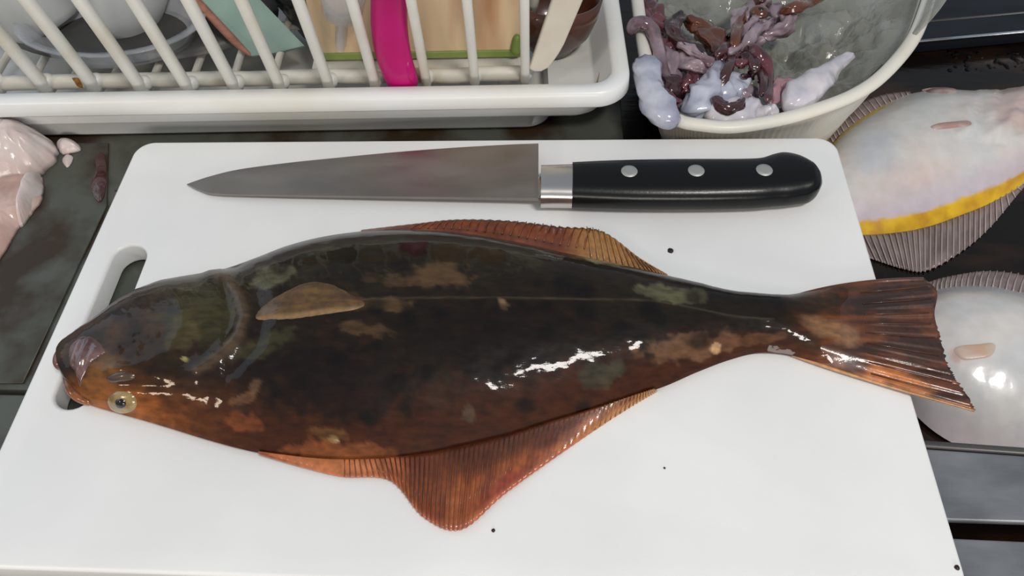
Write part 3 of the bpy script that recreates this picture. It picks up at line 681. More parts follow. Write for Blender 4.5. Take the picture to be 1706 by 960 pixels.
for s, z, c_ in levels:
    for i in range(nb):
        p = Vector(RCs[i]); d = p - ctr; d.z = 0; sc = s + (0.006 if (i // 2) % 2 else -0.0) * c_
        q = ctr + d * sc; vs.append((q.x, q.y, z))
fs = grid_faces(len(levels), nb, True); n0 = len(vs)
vs.append((ctr.x, ctr.y, SZ + 0.003)); vs.append((ctr.x, ctr.y, SZ + 0.0005))
bd = mesh('body', vs, fs + [(n0, 5 * nb + i, 5 * nb + (i + 1) % nb) for i in range(nb)], MT['bucket'], bk); bd['label'] = 'ribbed side wall'
# plastic bag lining
MT['bag'] = mat('clear_wrinkled_bag', sl(160, 162, 154), 0.1, alpha=0.8, coat=0.8, bump=0.6, bscale=75, bdist=0.005, col2=sl(128, 128, 116), scale=24)
MT['slush'] = mat('murky_scraps', sl(150, 148, 136), 0.25, col2=sl(120, 100, 84), scale=30, coat=0.4, bump=0.4, bscale=70, bdist=0.003)
vs = []; nr_ = 60; nb = 160
for k in range(nr_):
    t = k / (nr_ - 1) * 1.06
    for i in range(nb):
        p = RC[i]; d = p - ctr; d.z = 0
        sx, sy = proj(p); ext = smooth(1500, 1540, sx) * smooth(120, 60, sy) * smooth(-80, -20, sy)
        s = min(t, 0.905) if not ext else (min(t, 0.905) if t < 0.93 else 0.905 + (t - 0.93) * 1.6 * ext)
        q = ctr + d * s
        zz = -0.008 + 0.030 * s ** 3
        zz += (0.010 * fbm(q.x * 38, q.y * 38, 2.0) + 0.007 * (0.5 - abs(fbm(q.x * 70, q.y * 45, 5.0, 3)))) * (1 - smooth(0.7, 0.95, s))
        if t > 0.93: zz = zz + (t - 0.93) / 0.13 * (0.004 if not ext else 0.014 * ext) * (1 if t < 1.0 else (1.06 - t) / 0.06 + 0.55)
        vs.append((q.x, q.y, zz))
fs = grid_faces(nr_, nb, True); vs.append((ctr.x, ctr.y, -0.012)); fs += [(len(vs) - 1, i, (i + 1) % nb) for i in range(nb)]
bag = mesh('plastic_bag', vs, fs, MT['bag']); tag(bag, 'clear wrinkled plastic bag lining the white bucket', 'bag')
bgv = bvh_of(bag) if False else None
vs = []
for k in range(16):
    t = k / 15
    for i in range(80):
        p = RC[i * 2]; d = p - ctr; d.z = 0; q = ctr + d * t * 0.72; vs.append((q.x, q.y, -0.030 + 0.006 * fbm(q.x * 60, q.y * 60, 9.0)))
slush = mesh('wet_scraps', vs, grid_faces(16, 80, True), MT['slush']); slush['kind'] = 'stuff'; tag(slush, 'murky wet scraps seen through the bag in the bucket', 'scraps')

sq_white = mat('squid_white', sl(216, 210, 214), 0.22, col2=sl(190, 188, 200), scale=40, coat=0.6, sss=0.25, bump=0.25, bscale=90, bdist=0.002)
sq_blue = mat('squid_blue_white', sl(196, 200, 212), 0.2, col2=sl(140, 142, 164), scale=36, coat=0.7, sss=0.2, bump=0.25, bscale=80, bdist=0.002)
sq_lilac = mat('squid_lilac', sl(158, 140, 148), 0.2, col2=sl(98, 74, 82), scale=46, coat=0.7, sss=0.2, bump=0.35, bscale=110, bdist=0.002)
sq_red = mat('squid_maroon', sl(104, 52, 60), 0.18, col2=sl(54, 24, 29), scale=50, coat=0.8, bump=0.4, bscale=120, bdist=0.002)
sq_dark = mat('squid_dark', sl(70, 36, 38), 0.18, col2=sl(36, 16, 18), scale=50, coat=0.8, bump=0.4, bscale=120, bdist=0.002)
sq_brown = mat('squid_brown', sl(104, 56, 34), 0.18, col2=sl(60, 28, 20), scale=40, coat=0.8, bump=0.3, bscale=100, bdist=0.002)
sq_pink = mat('squid_pink', sl(176, 136, 142), 0.2, col2=sl(136, 84, 92), scale=44, coat=0.7, sss=0.2, bump=0.3, bscale=100, bdist=0.002)
MP = 0.00040
def squid(name, label, path, z, rad, m, flat=0.8, seg=28, wob=0.35, n=44, fold=0.1, nf=3):
    P = []; R = []
    for i, q in enumerate(path):
        zz = z[i] if isinstance(z, (list, tuple)) else z
        P.append(at(q[0], q[1], zz)); R.append((rad[i] if isinstance(rad, (list, tuple)) else rad) * MP)
    vs, fs = rounded_tube(P, R, n, seg=seg, flat=flat, wob=wob, seed=path[0][0] * 0.13, fold=fold, nf=nf)
    o = mesh(name, vs, fs, m); tag(o, label, 'squid', 'squid scraps in the bucket'); return o
squid('squid_mantle', 'bluish white squid tube hanging over left bucket rim corner', [(1077, 98), (1077, 118), (1082, 146), (1094, 172), (1112, 192), (1134, 202)], [0.029, 0.031, 0.031, 0.030, 0.029, 0.026], [17, 20, 20, 23, 23, 13], sq_blue, wob=0.25, fold=0.04)
squid('squid_mantle', 'long white squid tube slanting up to a narrow tip on the clear bag', [(1306, 186), (1322, 172), (1346, 150), (1368, 130), (1392, 110), (1420, 90)], [0.020, 0.022, 0.022, 0.020, 0.018, 0.016], [14, 23, 25, 20, 12, 8], sq_white, wob=0.2, fold=0.05)
squid('squid_mantle', 'white squid body lying along the front bucket rim', [(1172, 192), (1195, 190), (1222, 188), (1248, 182), (1268, 176)], [0.017, 0.019, 0.019, 0.018, 0.016], [14, 20, 23, 22, 14], sq_white, wob=0.35, fold=0.07)
squid('squid_piece', 'small white rounded squid lump against the front rim', [(1256, 194), (1276, 189), (1298, 188)], 0.020, [11, 15, 12], sq_white, wob=0.3)
squid('squid_piece', 'glossy blue-white squid strip rising between dark tentacles', [(1134, 186), (1156, 176), (1178, 158), (1192, 134), (1202, 112), (1208, 96)], [0.018, 0.02, 0.022, 0.022, 0.022, 0.02], [12, 21, 22, 18, 14, 9], sq_blue, wob=0.45, fold=0.14, flat=0.6)
squid('squid_piece', 'grey-lilac squid flap below the dark tentacle curl', [(1196, 166), (1210, 152), (1228, 138), (1250, 128)], 0.020, [14, 20, 18, 12], sq_blue, flat=0.5, fold=0.14)
squid('squid_piece', 'greyish translucent squid scrap inside the tentacle arch', [(1226, 164), (1244, 156), (1262, 148)], 0.018, [10, 14, 9], sq_lilac, flat=0.5, fold=0.16)
squid('squid_piece', 'pale lilac ring of squid hooked over the left rim', [(1050, 60), (1055, 46), (1068, 38), (1082, 44), (1090, 60), (1098, 88), (1106, 120), (1112, 150)], [0.024, 0.029, 0.032, 0.031, 0.029, 0.026, 0.024, 0.022], [7, 10, 12, 12, 10, 9, 10, 8], sq_lilac, wob=0.25, fold=0.08)
squid('squid_piece', 'crimson squid organ at the upper left inside the bucket', [(1074, -4), (1084, 16), (1098, 36), (1112, 56), (1116, 74)], 0.020, [11, 16, 18, 16, 9], sq_red, wob=0.5, fold=0.18)
squid('squid_piece', 'crimson folded strip below the crimson organ', [(1096, 66), (1110, 74), (1124, 74), (1130, 88)], 0.022, [8, 11, 10, 7], sq_red, wob=0.5, fold=0.2)
squid('squid_piece', 'dark maroon squid head flap with folded top', [(1140, 22), (1128, 32), (1122, 50), (1130, 68), (1150, 82), (1176, 98)], 0.026, [7, 10, 11, 12, 11, 8], sq_dark, wob=0.5, fold=0.2)
squid('squid_piece', 'brown glossy squid liver next to the dark flap', [(1140, 30), (1156, 40), (1174, 50), (1188, 70), (1198, 90), (1204, 104)], 0.021, [8, 15, 17, 17, 14, 10], sq_brown, wob=0.45, fold=0.12)
squid('squid_piece', 'mauve squid fold left of the pale belly piece', [(1106, 78), (1114, 96), (1116, 122), (1110, 142), (1122, 156)], 0.019, [12, 15, 16, 15, 12], sq_lilac, wob=0.5, fold=0.2)
squid('squid_piece', 'pink squid strip along the inner left rim', [(1084, 58), (1092, 88), (1098, 122), (1108, 152), (1122, 174)], 0.014, [12, 13, 13, 12, 10], sq_pink, wob=0.4, fold=0.15)
squid('squid_piece', 'pale mauve squid belly piece with bright glints', [(1132, 76), (1146, 94), (1160, 112), (1180, 124)], 0.022, [9, 16, 18, 11], sq_lilac, wob=0.45, fold=0.16)
squid('squid_piece', 'lilac frill running along the pale belly piece', [(1128, 72), (1150, 84), (1172, 98), (1186, 110)], 0.028, [5, 8, 8, 5], sq_lilac, wob=0.5, fold=0.25)
squid('squid_piece', 'deep red squid organ at the centre of the pile', [(1130, 156), (1144, 146), (1156, 136), (1168, 126)], 0.017, [14, 17, 16, 12], sq_red, wob=0.4, fold=0.14)
squid('squid_piece', 'greyish brown squid lump at lower left of the pile', [(1108, 124), (1114, 140), (1122, 152), (1132, 158)], 0.022, [9, 14, 14, 9], sq_dark, wob=0.5, fold=0.16)
squid('squid_piece', 'pinkish squid lump at the foot of the long white tube', [(1286, 176), (1288, 158), (1296, 144), (1314, 142), (1326, 148)], 0.021, [8, 12, 12, 11, 8], sq_pink, wob=0.4, fold=0.16)
squid('squid_piece', 'brown curled squid cup at the front of the pile', [(1190, 160), (1198, 172), (1214, 179), (1230, 176), (1238, 164)], 0.026, [5, 8, 9, 8, 5], sq_dark, wob=0.4)
squid('squid_piece', 'lilac squid lump below the round eye', [(1280, 10), (1296, 20), (1312, 32), (1308, 46), (1288, 54), (1268, 62)], 0.019, [10, 15, 16, 14, 12, 8], sq_lilac, wob=0.5, fold=0.18)
squid('squid_piece', 'mauve squid arm crown under the top picture edge', [(1224, 78), (1230, 54), (1240, 30), (1256, 10), (1280, -4)], 0.020, [11, 15, 17, 16, 12], sq_lilac, wob=0.5, fold=0.2)
squid('squid_piece', 'maroon flap between liver and arm bundle', [(1196, 108), (1208, 98), (1220, 92), (1232, 96)], 0.022, [8, 13, 13, 8], sq_red, wob=0.5, fold=0.2)
tent = [('dark maroon tentacle arching right over the pale flap', [(1222, 98), (1238, 86), (1258, 86), (1272, 104), (1280, 134), (1278, 168)], [8, 10, 11, 11, 9, 6], sq_red),
        ('maroon tentacle doubled under the arch', [(1232, 94), (1252, 94), (1264, 112), (1270, 136), (1268, 160)], [6, 8, 8, 7, 5], sq_dark),
        ('short dark tentacle curling inside the arch', [(1234, 112), (1238, 98), (1252, 96), (1258, 112), (1250, 128), (1236, 126)], [5, 8, 8, 8, 6, 4], sq_dark),
        ('thin dark tentacle running down to the front cup', [(1224, 88), (1214, 112), (1204, 134), (1194, 154)], [7, 7, 6, 5], sq_dark),
        ('brown tentacle rising to the round eye', [(1218, 96), (1224, 66), (1232, 40), (1248, 14), (1276, -6)], [8, 8, 8, 8, 8], sq_brown),
        ('mauve tentacle slanting up right under the eye', [(1230, 90), (1246, 70), (1262, 48), (1286, 34)], [7, 9, 9, 7], sq_lilac),
        ('pinkish brown tentacle reaching the top edge on the right', [(1300, 20), (1324, 12), (1350, 2), (1384, -14)], [9, 10, 9, 8], sq_brown),
        ('dark fringe tentacle joining liver and arms', [(1188, 96), (1204, 86), (1214, 72), (1218, 54)], [8, 9, 8, 4], sq_dark),
        ('lilac tentacle lying across the arm bundle', [(1214, 88), (1232, 78), (1254, 76), (1274, 64)], [6, 8, 8, 5], sq_lilac),
        ('narrow maroon tentacle below the arm bundle', [(1218, 100), (1232, 104), (1252, 98), (1268, 86)], [6, 7, 7, 4], sq_red),
        ('thin lilac tentacle beside the brown one', [(1236, 74), (1242, 50), (1256, 34), (1262, 12)], [5, 7, 7, 5], sq_lilac),
        ('small pink tentacle tip at the lower left', [(1106, 148), (1118, 162), (1132, 170), (1128, 178)], [5, 6, 5, 3], sq_red)]
for lb, pa, ra, m in tent: squid('squid_tentacle', lb, pa, [0.024 + 0.004 * math.sin(2.1 * q + pa[0][0]) for q in range(len(pa))], ra, m, flat=0.9, seg=16, wob=0.4, n=34, fold=0.12)
eyq = thing('squid_eye', at(1265, 22, 0.022), 'round brown squid eye among mauve arms', 'squid', 'squid scraps in the bucket')
vs = []; c = at(1265, 22, 0.026)
def dome(c, r, h, seg=20, rings=6):
    v = [c + Vector((0, 0, h))]
    for k in range(1, rings + 1):
        a = math.pi / 2 * k / rings
        for j in range(seg): t = 2 * math.pi * j / seg; v.append(c + Vector((r * math.sin(a) * math.cos(t), r * math.sin(a) * math.sin(t), h * math.cos(a))))
    f = [(0, 1 + j, 1 + (j + 1) % seg) for j in range(seg)] + grid_faces(rings, seg, True, 1); f.append(tuple(1 + (rings - 1) * seg + j for j in range(seg)))
    return v, f
vs, fs = dome(c, 0.0062, 0.0045); mesh('eyeball', vs, fs, sq_brown, eyq)
vs, fs = dome(c + Vector((0, -0.0008, 0.0032)), 0.0024, 0.0016); mesh('pupil', vs, fs, MT['pupil'], eyq)

# ================================================================== DRAINER TRAY
TA, TB = at(100, 232, 0), at(900, 218.5, 0)
tdir = Vector((TB.x - TA.x, TB.y - TA.y, 0)).normalized(); tnor = Vector((-tdir.y, tdir.x, 0))
def tl(x, y, z): return TA + tdir * x + tnor * y + Vector((0, 0, z))      # tray frame: x along the front, y to the back
def tx(px, py, z): return (at(px, py, z) - TA).dot(tdir)
def ty(px, py, z): return (at(px, py, z) - TA).dot(tnor)
xd = tx(918, 200, 0.008); xs = tx(1004, 190, 0.014); xl = tx(1050, 110, 0.037)
def rrect(x0, x1, y0, y1, r, z, n=10):
    return [tl(p[0], p[1], z) for p in round_poly([(x0, y0), (x1, y0), (x1, y1), (x0, y1)], r, n)]
TL, TBk = -0.34, 0.24
lv = [rrect(TL + .02, xd - .003, 0.003, TBk - .02, 0.012, 0.0005), rrect(TL + .018, xd, 0.0, TBk - .018, 0.014, 0.004), rrect(TL + .016, xd + .0015, -0.0015, TBk - .016, 0.015, 0.0135),
      rrect(TL + .008, xs - .004, -0.003, TBk - .010, 0.014, 0.0145), rrect(TL + .006, xs, -0.0035, TBk - .008, 0.015, 0.0160), rrect(TL + .006, xs + .001, -0.004, TBk - .008, 0.016, 0.0262),
      rrect(TL, xl - .001, -0.0098, TBk, 0.020, 0.0264), rrect(TL, xl, -0.0105, TBk + .001, 0.021, 0.0275), rrect(TL, xl - .0005, -0.0100, TBk + .001, 0.021, 0.0352), rrect(TL + .001, xl - .002, -0.0085, TBk, 0.020, 0.0368),
      rrect(TL + .008, xl - .0095, -0.0015, TBk - .008, 0.014, 0.0368), rrect(TL + .010, xl - .011, 0.0, TBk - .010, 0.013, 0.0352), rrect(TL + .012, xs - .003, 0.001, TBk - .012, 0.012, 0.0200), rrect(TL + .014, xs - .005, 0.002, TBk - .014, 0.010, 0.0185),
      rrect(TL + .018, xd - .001, 0.0025, TBk - .018, 0.010, 0.0180), rrect(TL + .020, xd - .003, 0.004, TBk - .020, 0.009, 0.005), rrect(TL + .03, xd - .012, 0.012, TBk - .03, 0.006, 0.0035)]
m = len(lv[0]); vs = [p for L in lv for p in L]; fs = grid_faces(len(lv), m, True)
fs.append(tuple(range(m))[::-1]); fs.append(tuple((len(lv) - 1) * m + j for j in range(m)))
tray = mesh('drainer_tray', vs, fs, MT['tray']); tag(tray, 'white plastic drip tray with thick rim holding the dish rack', 'tray')
tray.data.set_sharp_from_angle(angle=math.radians(70))

# ================================================================== DISH RACK
RB = 0.030
rk = thing('dish_rack', tl(0.2, 0.12, 0.0035), 'white plastic dish rack with slanted slats standing in the tray', 'dish rack')
foot = [(75, 150), (157, 149), (236, 153), (314, 154), (391, 152), (467, 150.5), (548, 148), (625, 146), (710, 142), (791, 139), (875, 136)]
foot = [(-8, 150)] + foot
lean = 0.205
def rib(px, py, w, m, L=0.12):
    b = at(px, py - 6, RB); d = Vector((0, -lean, 1)).normalized(); a = tdir
    P = [b + tnor * 0.004 + Vector((0, 0, -0.006)), b + Vector((0, 0, -0.001)), b + d * 0.006, b + d * 0.03, b + d * L]
    vs = []
    for i, p in enumerate(P):
        ww = w * (0.75 if i == 0 else 1.1 if i == 1 else 1.0); dd = w * (1.0 if i > 1 else 1.3)
        for j in range(12):
            t = 2 * math.pi * j / 12; ct, st = math.cos(t), math.sin(t)
            x = math.copysign(abs(ct) ** 0.75, ct); y = math.copysign(abs(st) ** 0.75, st); vs.append(p + a * (x * ww) + tnor * (y * dd))
    fs = grid_faces(len(P), 12, True) + [tuple(range(12))[::-1], tuple((len(P) - 1) * 12 + j for j in range(12))]
    o = mesh('slat', vs, fs, m, rk)
    v2, f2 = rounded_tube([b + Vector((0, 0, -0.001)) - tnor * 0.001, b + tnor * 0.003 + a * 0.0015 + Vector((0, 0, 0.0015)), b + tnor * 0.007 + a * 0.002 + Vector((0, 0, 0.001))], [w * 1.15, w * 1.35, w * 1.1], 14, seg=12)
    mesh('slat_foot', v2, f2, m, o)
    return o
for i, (px, py) in enumerate(foot): rib(px, py, 0.0037 - 0.0001 * i, MT['rack'])
def tbar(name, p0, p1, r, mat_, n=40, wob=0.0):
    P = [p0 + (p1 - p0) * (i / (n - 1)) + Vector((0, 0, wob * fbm(i * 0.6, 0.3, 1.0, 2))) for i in range(n)]
    vs, fs = tube(P, [r] * n, 10); return mesh(name, vs, fs, mat_, rk)
yb = ty(400, 133, RB)
xr = tx(884, 130, RB)
b_ = tbar('bottom_rail', tl(-0.30, yb + 0.001, RB), tl(xr, yb + 0.001, RB), 0.0046, MT['rackbar'], wob=0.0012)
b_['label'] = 'stained bottom rail of the rack'
rv = bvh_of(b_)
MT['stain'] = mat('brown_stain', sl(170, 120, 46), 0.5, col2=sl(120, 74, 26), scale=300)
conform('stain', [(118, 128), (130, 128), (138, 140), (140, 148), (130, 146), (124, 138)], 0.0002, MT['stain'], b_, bvh=rv, n=24, rings=3, zdef=RB)
for i in range(22):                                             # floor bars running to the back
    x = xr - 0.008 - i * 0.024
    tbar('floor_bar', tl(x, yb, RB - 0.002), tl(x, yb + 0.17, RB - 0.002), 0.0022, MT['rackbar'], n=3)
xa0, xb0 = tx(520, 118, RB), tx(884, 112, RB)
slab('bottom_plate', [[tuple(tl(*q, 0))[:2] for q in ((xa0, yb), (xb0, yb), (xb0, yb + 0.05), (xa0, yb + 0.05))]], RB - 0.003, RB + 0.002, MT['rackbar'], rk, bevel=0.0012)
for y_ in (yb + 0.06, yb + 0.115, yb + 0.17):
    tbar('cross_bar', tl(-0.30, y_, RB - 0.006), tl(xr, y_, RB - 0.006), 0.0028, MT['rackbar'], n=3)
for x in (xr - 0.004, -0.29):
    tbar('side_rail', tl(x, yb, RB), tl(x, yb + 0.17, RB), 0.004, MT['rack'], n=3)
    for y_ in (yb + 0.02, yb + 0.17): tbar('foot', tl(x - 0.012 if x > 0 else x, y_, RB), tl(x - 0.012 if x > 0 else x, y_, 0.004), 0.004, MT['rackbar'], n=3)
for k in range(5):                                              # slats of the right end wall
    y_ = yb + 0.03 + 0.033 * k
    tbar('end_slat', tl(xr - 0.003, y_, RB), tl(xr + 0.018, y_, RB + 0.11), 0.0032, MT['rack'], n=3)

# ================================================================== THINGS IN THE RACK
FL = RB + 0.003
MT['frost'] = mat('frosted_plastic', sl(172, 174, 172), 0.45, col2=sl(160, 162, 162), scale=15, sss=0.1)
MT['clear'] = mat('clear_plastic', sl(205, 208, 212), 0.08, alpha=0.42, coat=0.8, ior=1.4)
MT['teal'] = mat('teal_board', sl(132, 156, 146), 0.5, col2=sl(116, 140, 130), scale=30)
MT['wood'] = mat('pinkish_wood_edge', sl(160, 112, 90), 0.55, col2=sl(130, 88, 66), scale=60, stretch=(1, 1, 6))
MT['cream'] = mat('cream_box', sl(198, 174, 140), 0.45, col2=sl(164, 116, 78), scale=12, stretch=(3, 1, 0.6), lo=0.5, hi=0.75, bump=0.05)
MT['green'] = mat('green_band', sl(126, 142, 78), 0.45, col2=sl(104, 126, 58), scale=30)
MT['pink'] = mat('magenta_plastic', sl(184, 10, 108), 0.4, col2=sl(172, 9, 96), scale=30, coat=0.15)
MT['blackp'] = mat('black_plastic', sl(18, 18, 19), 0.3, coat=0.2)
MT['bowl'] = mat('brown_lacquer', sl(84, 44, 28), 0.3, col2=sl(50, 25, 17), scale=20, coat=0.5)
MT['handlewhite'] = mat('white_spatula', sl(214, 208, 196), 0.45, col2=sl(198, 186, 166), scale=20)
def lathe_obj(name, prof, c, axis, mat_, parent=None, seg=40, sx=1.0):
    """prof: (r, h) pairs along axis; open or closed profile"""
    ax = Vector(axis).normalized(); a = ax.cross(Vector((0, 1, 0.2))).normalized(); b = ax.cross(a); vs = []
    for r, h in prof:
        for j in range(seg): t = 2 * math.pi * j / seg; vs.append(Vector(c) + ax * h + a * (r * math.cos(t) * sx) + b * (r * math.sin(t)))
    return mesh(name, vs, grid_faces(len(prof), seg, True), mat_, parent)
def quad_box(name, a, b, dy, h, back, r, mat_, par):
    """upright slab from a to b (bottom front edge), thickness dy, leaning back"""
    d = (b - a).normalized(); nrm = Vector((-d.y, d.x, 0)); up = (Vector((0, 0, 1)) + nrm * back).normalized()
    vs = []
    for p in (a, b):
        for s, t in ((0, 0), (dy, 0), (dy, h), (0, h)): vs.append(p + nrm * s + up * t)
    fs = [(0, 1, 2, 3), (4, 7, 6, 5), (0, 4, 5, 1), (1, 5, 6, 2), (2, 6, 7, 3), (3, 7, 4, 0)]
    o = mesh(name, vs, fs, mat_, par, shade=False)
    bv = o.modifiers.new('bevel', 'BEVEL'); bv.width = r; bv.segments = 3; return o
# dark grey backdrop and disc added in place of shade around the cups
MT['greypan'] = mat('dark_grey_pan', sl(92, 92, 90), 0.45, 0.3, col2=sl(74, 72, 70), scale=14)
disc = lathe_obj('grey_lid', [(0.0005, 0.002), (0.036, 0.0015), (0.046, 0.0), (0.047, 0.001), (0.037, 0.003), (0.0005, 0.0035)], tl(tx(215, 60, FL), yb + 0.060, FL - 0.0008), (0, 0, 1), MT['greypan'], sx=1.9)
tag(disc, 'flat dark grey lid lying on the rack floor under the frosted cups', 'lid')
backdrop = thing('baking_pan', tl(0.02, yb + 0.118, FL), 'dark grey baking pan standing at the back of the rack', 'pan')
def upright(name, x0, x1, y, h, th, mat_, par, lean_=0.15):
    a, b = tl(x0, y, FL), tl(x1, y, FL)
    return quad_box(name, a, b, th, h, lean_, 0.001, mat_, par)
upright('pan_base', -0.12, 0.17, yb + 0.118, 0.12, 0.002, MT['greypan'], backdrop)
upright('pan_rim', -0.122, 0.172, yb + 0.112, 0.004, 0.012, MT['greypan'], backdrop)
# two frosted cups
def cup(c, ax, r0, r1, H, label):
    pr = [(0.0005, 0), (r0 * 0.8, 0), (r0 * 0.96, 0.001), (r0, 0.005), (r1, H), (r1 - 0.0015, H), (r0 - 0.0015, 0.005), (r0 * 0.8, 0.002), (0.0005, 0.002)]
    o = lathe_obj('frosted_cup', pr, c, ax, MT['frost']); tag(o, label, 'cup', 'frosted cups in the dish rack'); return o
Yc = (tl(0, yb + 0.055, 0)).y
p0, p1 = atY(40, 62, Yc), atY(135, 18, Yc); dcup = (p1 - p0)
cup((p0 + p1) / 2, Vector((-dcup.z, 0.15 * dcup.length, dcup.x)), dcup.length / 2, dcup.length / 2 + 0.008, 0.075, 'frosted white plastic cup leaning left at the left end of the rack')
p0, p1 = atY(142, 14, Yc), atY(262, 60, Yc); dcup = (p1 - p0)
cup((p0 + p1) / 2, Vector((-dcup.z, 0.15 * dcup.length, dcup.x)), dcup.length / 2, dcup.length / 2 + 0.006, 0.075, 'frosted white plastic cup leaning right over the clear tub')
# clear tub
cc = tl(tx(190, 92, FL), yb + 0.036, FL)
tub = lathe_obj('clear_tub', [(0.0005, 0.0), (0.026, 0.0), (0.030, 0.002), (0.034, 0.014), (0.037, 0.015), (0.037, 0.0162), (0.033, 0.0155), (0.0290, 0.0035), (0.0255, 0.0015), (0.0005, 0.0015)], cc, (0, 0, 1), MT['clear'], sx=1.55)
tub_rim = None
tag(tub, 'clear shallow plastic tub lying on the rack floor at left', 'tub')
# teal cutting sheet with pinkish wooden edge
gb = thing('green_sheet', at(460, 88, FL), 'pale teal cutting sheet leaning in the rack between two slats', 'cutting sheet')
Ya = tl(0.12, yb + 0.020, 0).y
q0, q1 = atY(419, 93, Ya), atY(507, 76, Ya + 0.012); q2, q3 = atY(430 - 25, -30, Ya + 0.035), atY(300, -30, Ya + 0.03)
bl, br, tr, tlx = q0, q1, q2, q3
nn = (br - bl).cross(tlx - bl).normalized(); nn = nn if nn.y > 0 else -nn
vs = []
bm_ = (bl + br) / 2 + Vector((0, 0, -0.0012))
loop = [bl, bl + (bm_ - bl) * 0.5 + Vector((0, 0, -0.0003)), bm_, br, tr, tlx]
for off in (0, 0.0022): vs += [p + nn * off for p in loop]
k6 = len(loop); fs = [tuple(range(k6)), tuple(k6 + i for i in range(k6))[::-1]] + [(i, (i + 1) % k6, k6 + (i + 1) % k6, k6 + i) for i in range(k6)]
mesh('sheet', vs, fs, MT['teal'], gb, shade=False)
e0, e1 = bl, tlx
sd = (bl - br).normalized()
vs, fs = rounded_tube([bl + nn * 0.001, bl + (tlx - bl) * 0.3 + sd * 0.0012 + nn * 0.001, tlx + nn * 0.001], [0.0012, 0.0026, 0.0022], 20, seg=10); o = mesh('edge_strip', vs, fs, MT['wood'], gb); o['label'] = 'pinkish brown edge strip'
# black utensils behind
Yk = tl(0.15, yb + 0.05, 0).y
for (lb, pa, r_) in (('black ladle handle leaning behind the teal sheet', [(470, -20), (500, 20), (530, 66)], 0.011), ('black spatula handle next to the clear funnel', [(500, -40), (540, 0), (546, 58)], 0.010),
                     ('black rounded pot handle at the back behind the slats', [(430, -30), (470, 14), (522, 40)], 0.010)):
    vs, fs = rounded_tube([atY(x, y, Yk + 0.01 * i) for i, (x, y) in enumerate(pa)], [r_, r_, r_ * 0.8], 24, seg=12, flat=0.7)
    o = mesh('black_utensil', vs, fs, MT['blackp']); tag(o, lb, 'utensil', 'black utensils in the rack'); Yk += 0.03
# clear funnel with stem
Yf = tl(0.19, yb + 0.012, 0).y
fa, fb_ = atY(567, 84, Yf), atY(570, 24, Yf); ax = (fb_ - fa).normalized(); L = (fb_ - fa).length
fun = lathe_obj('clear_funnel', [(0.0022, 0), (0.0032, 0.004), (0.0036, L * 0.9), (0.011, L), (0.015, L + 0.03), (0.014, L + 0.03), (0.010, L + 0.001), (0.0028, L * 0.9), (0.0024, 0.004)], fa, ax, MT['clear'], seg=24)
tag(fun, 'clear plastic funnel with thin stem behind the slats', 'funnel')
# cream box with green band
cb = thing('cream_box', tl(tx(690, 112, FL), yb + 0.012, FL), 'cream panel box with green bottom band inside the rack', 'box')
xa_, xb_ = tx(528, 112, FL), tx(868, 100, FL)
quad_box('panel', tl(xa_, yb + 0.0125, FL + 0.0002), tl(xb_, yb + 0.0125, FL + 0.0002), 0.03, 0.10, 0.1, 0.002, MT['cream'], cb)
o = quad_box('band', tl(xa_ - .0003, yb + 0.0118, FL + 0.0004), tl(xb_ + .0003, yb + 0.0118, FL + 0.0004), 0.003, 0.0048, 0.1, 0.0008, MT['green'], cb); o['label'] = 'green bottom band'
vs, fs = rounded_tube([tl(xb_ - .003, yb + 0.0115, FL + 0.003), tl(xb_ - .002, yb + 0.0120, FL + 0.016)], [0.004, 0.002], 12, seg=10); mesh('corner_trim', vs, fs, MT['green'], cb)
# magenta handle
Yp = tl(0.2, 0.006, 0).y
pk = [(676, 156, 0.0), (668, 130, 0.0), (655, 90, 0.001), (649, 50, 0.001), (648, 10, 0.0), (649, -40, -0.003)]
vs, fs = rounded_tube([atY(x, y, Yp + d) for x, y, d in pk], [0.0088, 0.0096, 0.0102, 0.0100, 0.0096, 0.0092], 40, seg=16, flat=0.45, up=(0, 1, 0))
pko = thing('pink_peeler', atY(676, 156, Yp), 'bright magenta curved plastic handle hanging between two rack slats', 'peeler')
mesh('handle', vs, fs, MT['pink'], pko)
pbv = bvh_of(pko.children[0])
MT['pink2'] = mat('magenta_grip', sl(178, 10, 104), 0.3)
conform('grip_inset', [(680, 100), (688, 108), (694, 130), (692, 142), (682, 136), (676, 116)], 0.0005, MT['pink2'], pko, bvh=pbv, n=24, rings=4)
# white spatula handle and brown bowl
Yw = tl(0.28, 0.010, 0).y
wn = Vector((0, 1, 0.1)).normalized()
wl = [atY(x, y, Yw) for x, y in ((881, 116), (890, 121), (902, 120.5), (914, 114), (922, 104), (931, 91), (940, 75), (985, -30), (930, -30))]
vs = [p + wn * o_ for o_ in (0, 0.004) for p in wl]; k6 = len(wl)
fs = [tuple(range(k6)), tuple(k6 + i for i in range(k6))[::-1]] + [(i, (i + 1) % k6, k6 + (i + 1) % k6, k6 + i) for i in range(k6)]
o = mesh('white_spatula', vs, fs, MT['handlewhite'], shade=False); bv = o.modifiers.new('bevel', 'BEVEL'); bv.width = 0.0012; bv.segments = 3
tag(o, 'white flat plastic handle slanting at the right end of the rack', 'spatula')
bc = tl(tx(915, 30, 0.019), 0.056, 0.0188)
o = lathe_obj('brown_bowl', [(0.0005, 0), (0.014, 0), (0.016, 0.004), (0.023, 0.012), (0.027, 0.024), (0.0285, 0.036), (0.027, 0.036), (0.0255, 0.024), (0.022, 0.0145), (0.014, 0.006), (0.0005, 0.0055)], bc, (0.05, 0.1, 1), MT['bowl'])
tag(o, 'dark brown lacquered bowl behind the white handle in the tray', 'bowl')
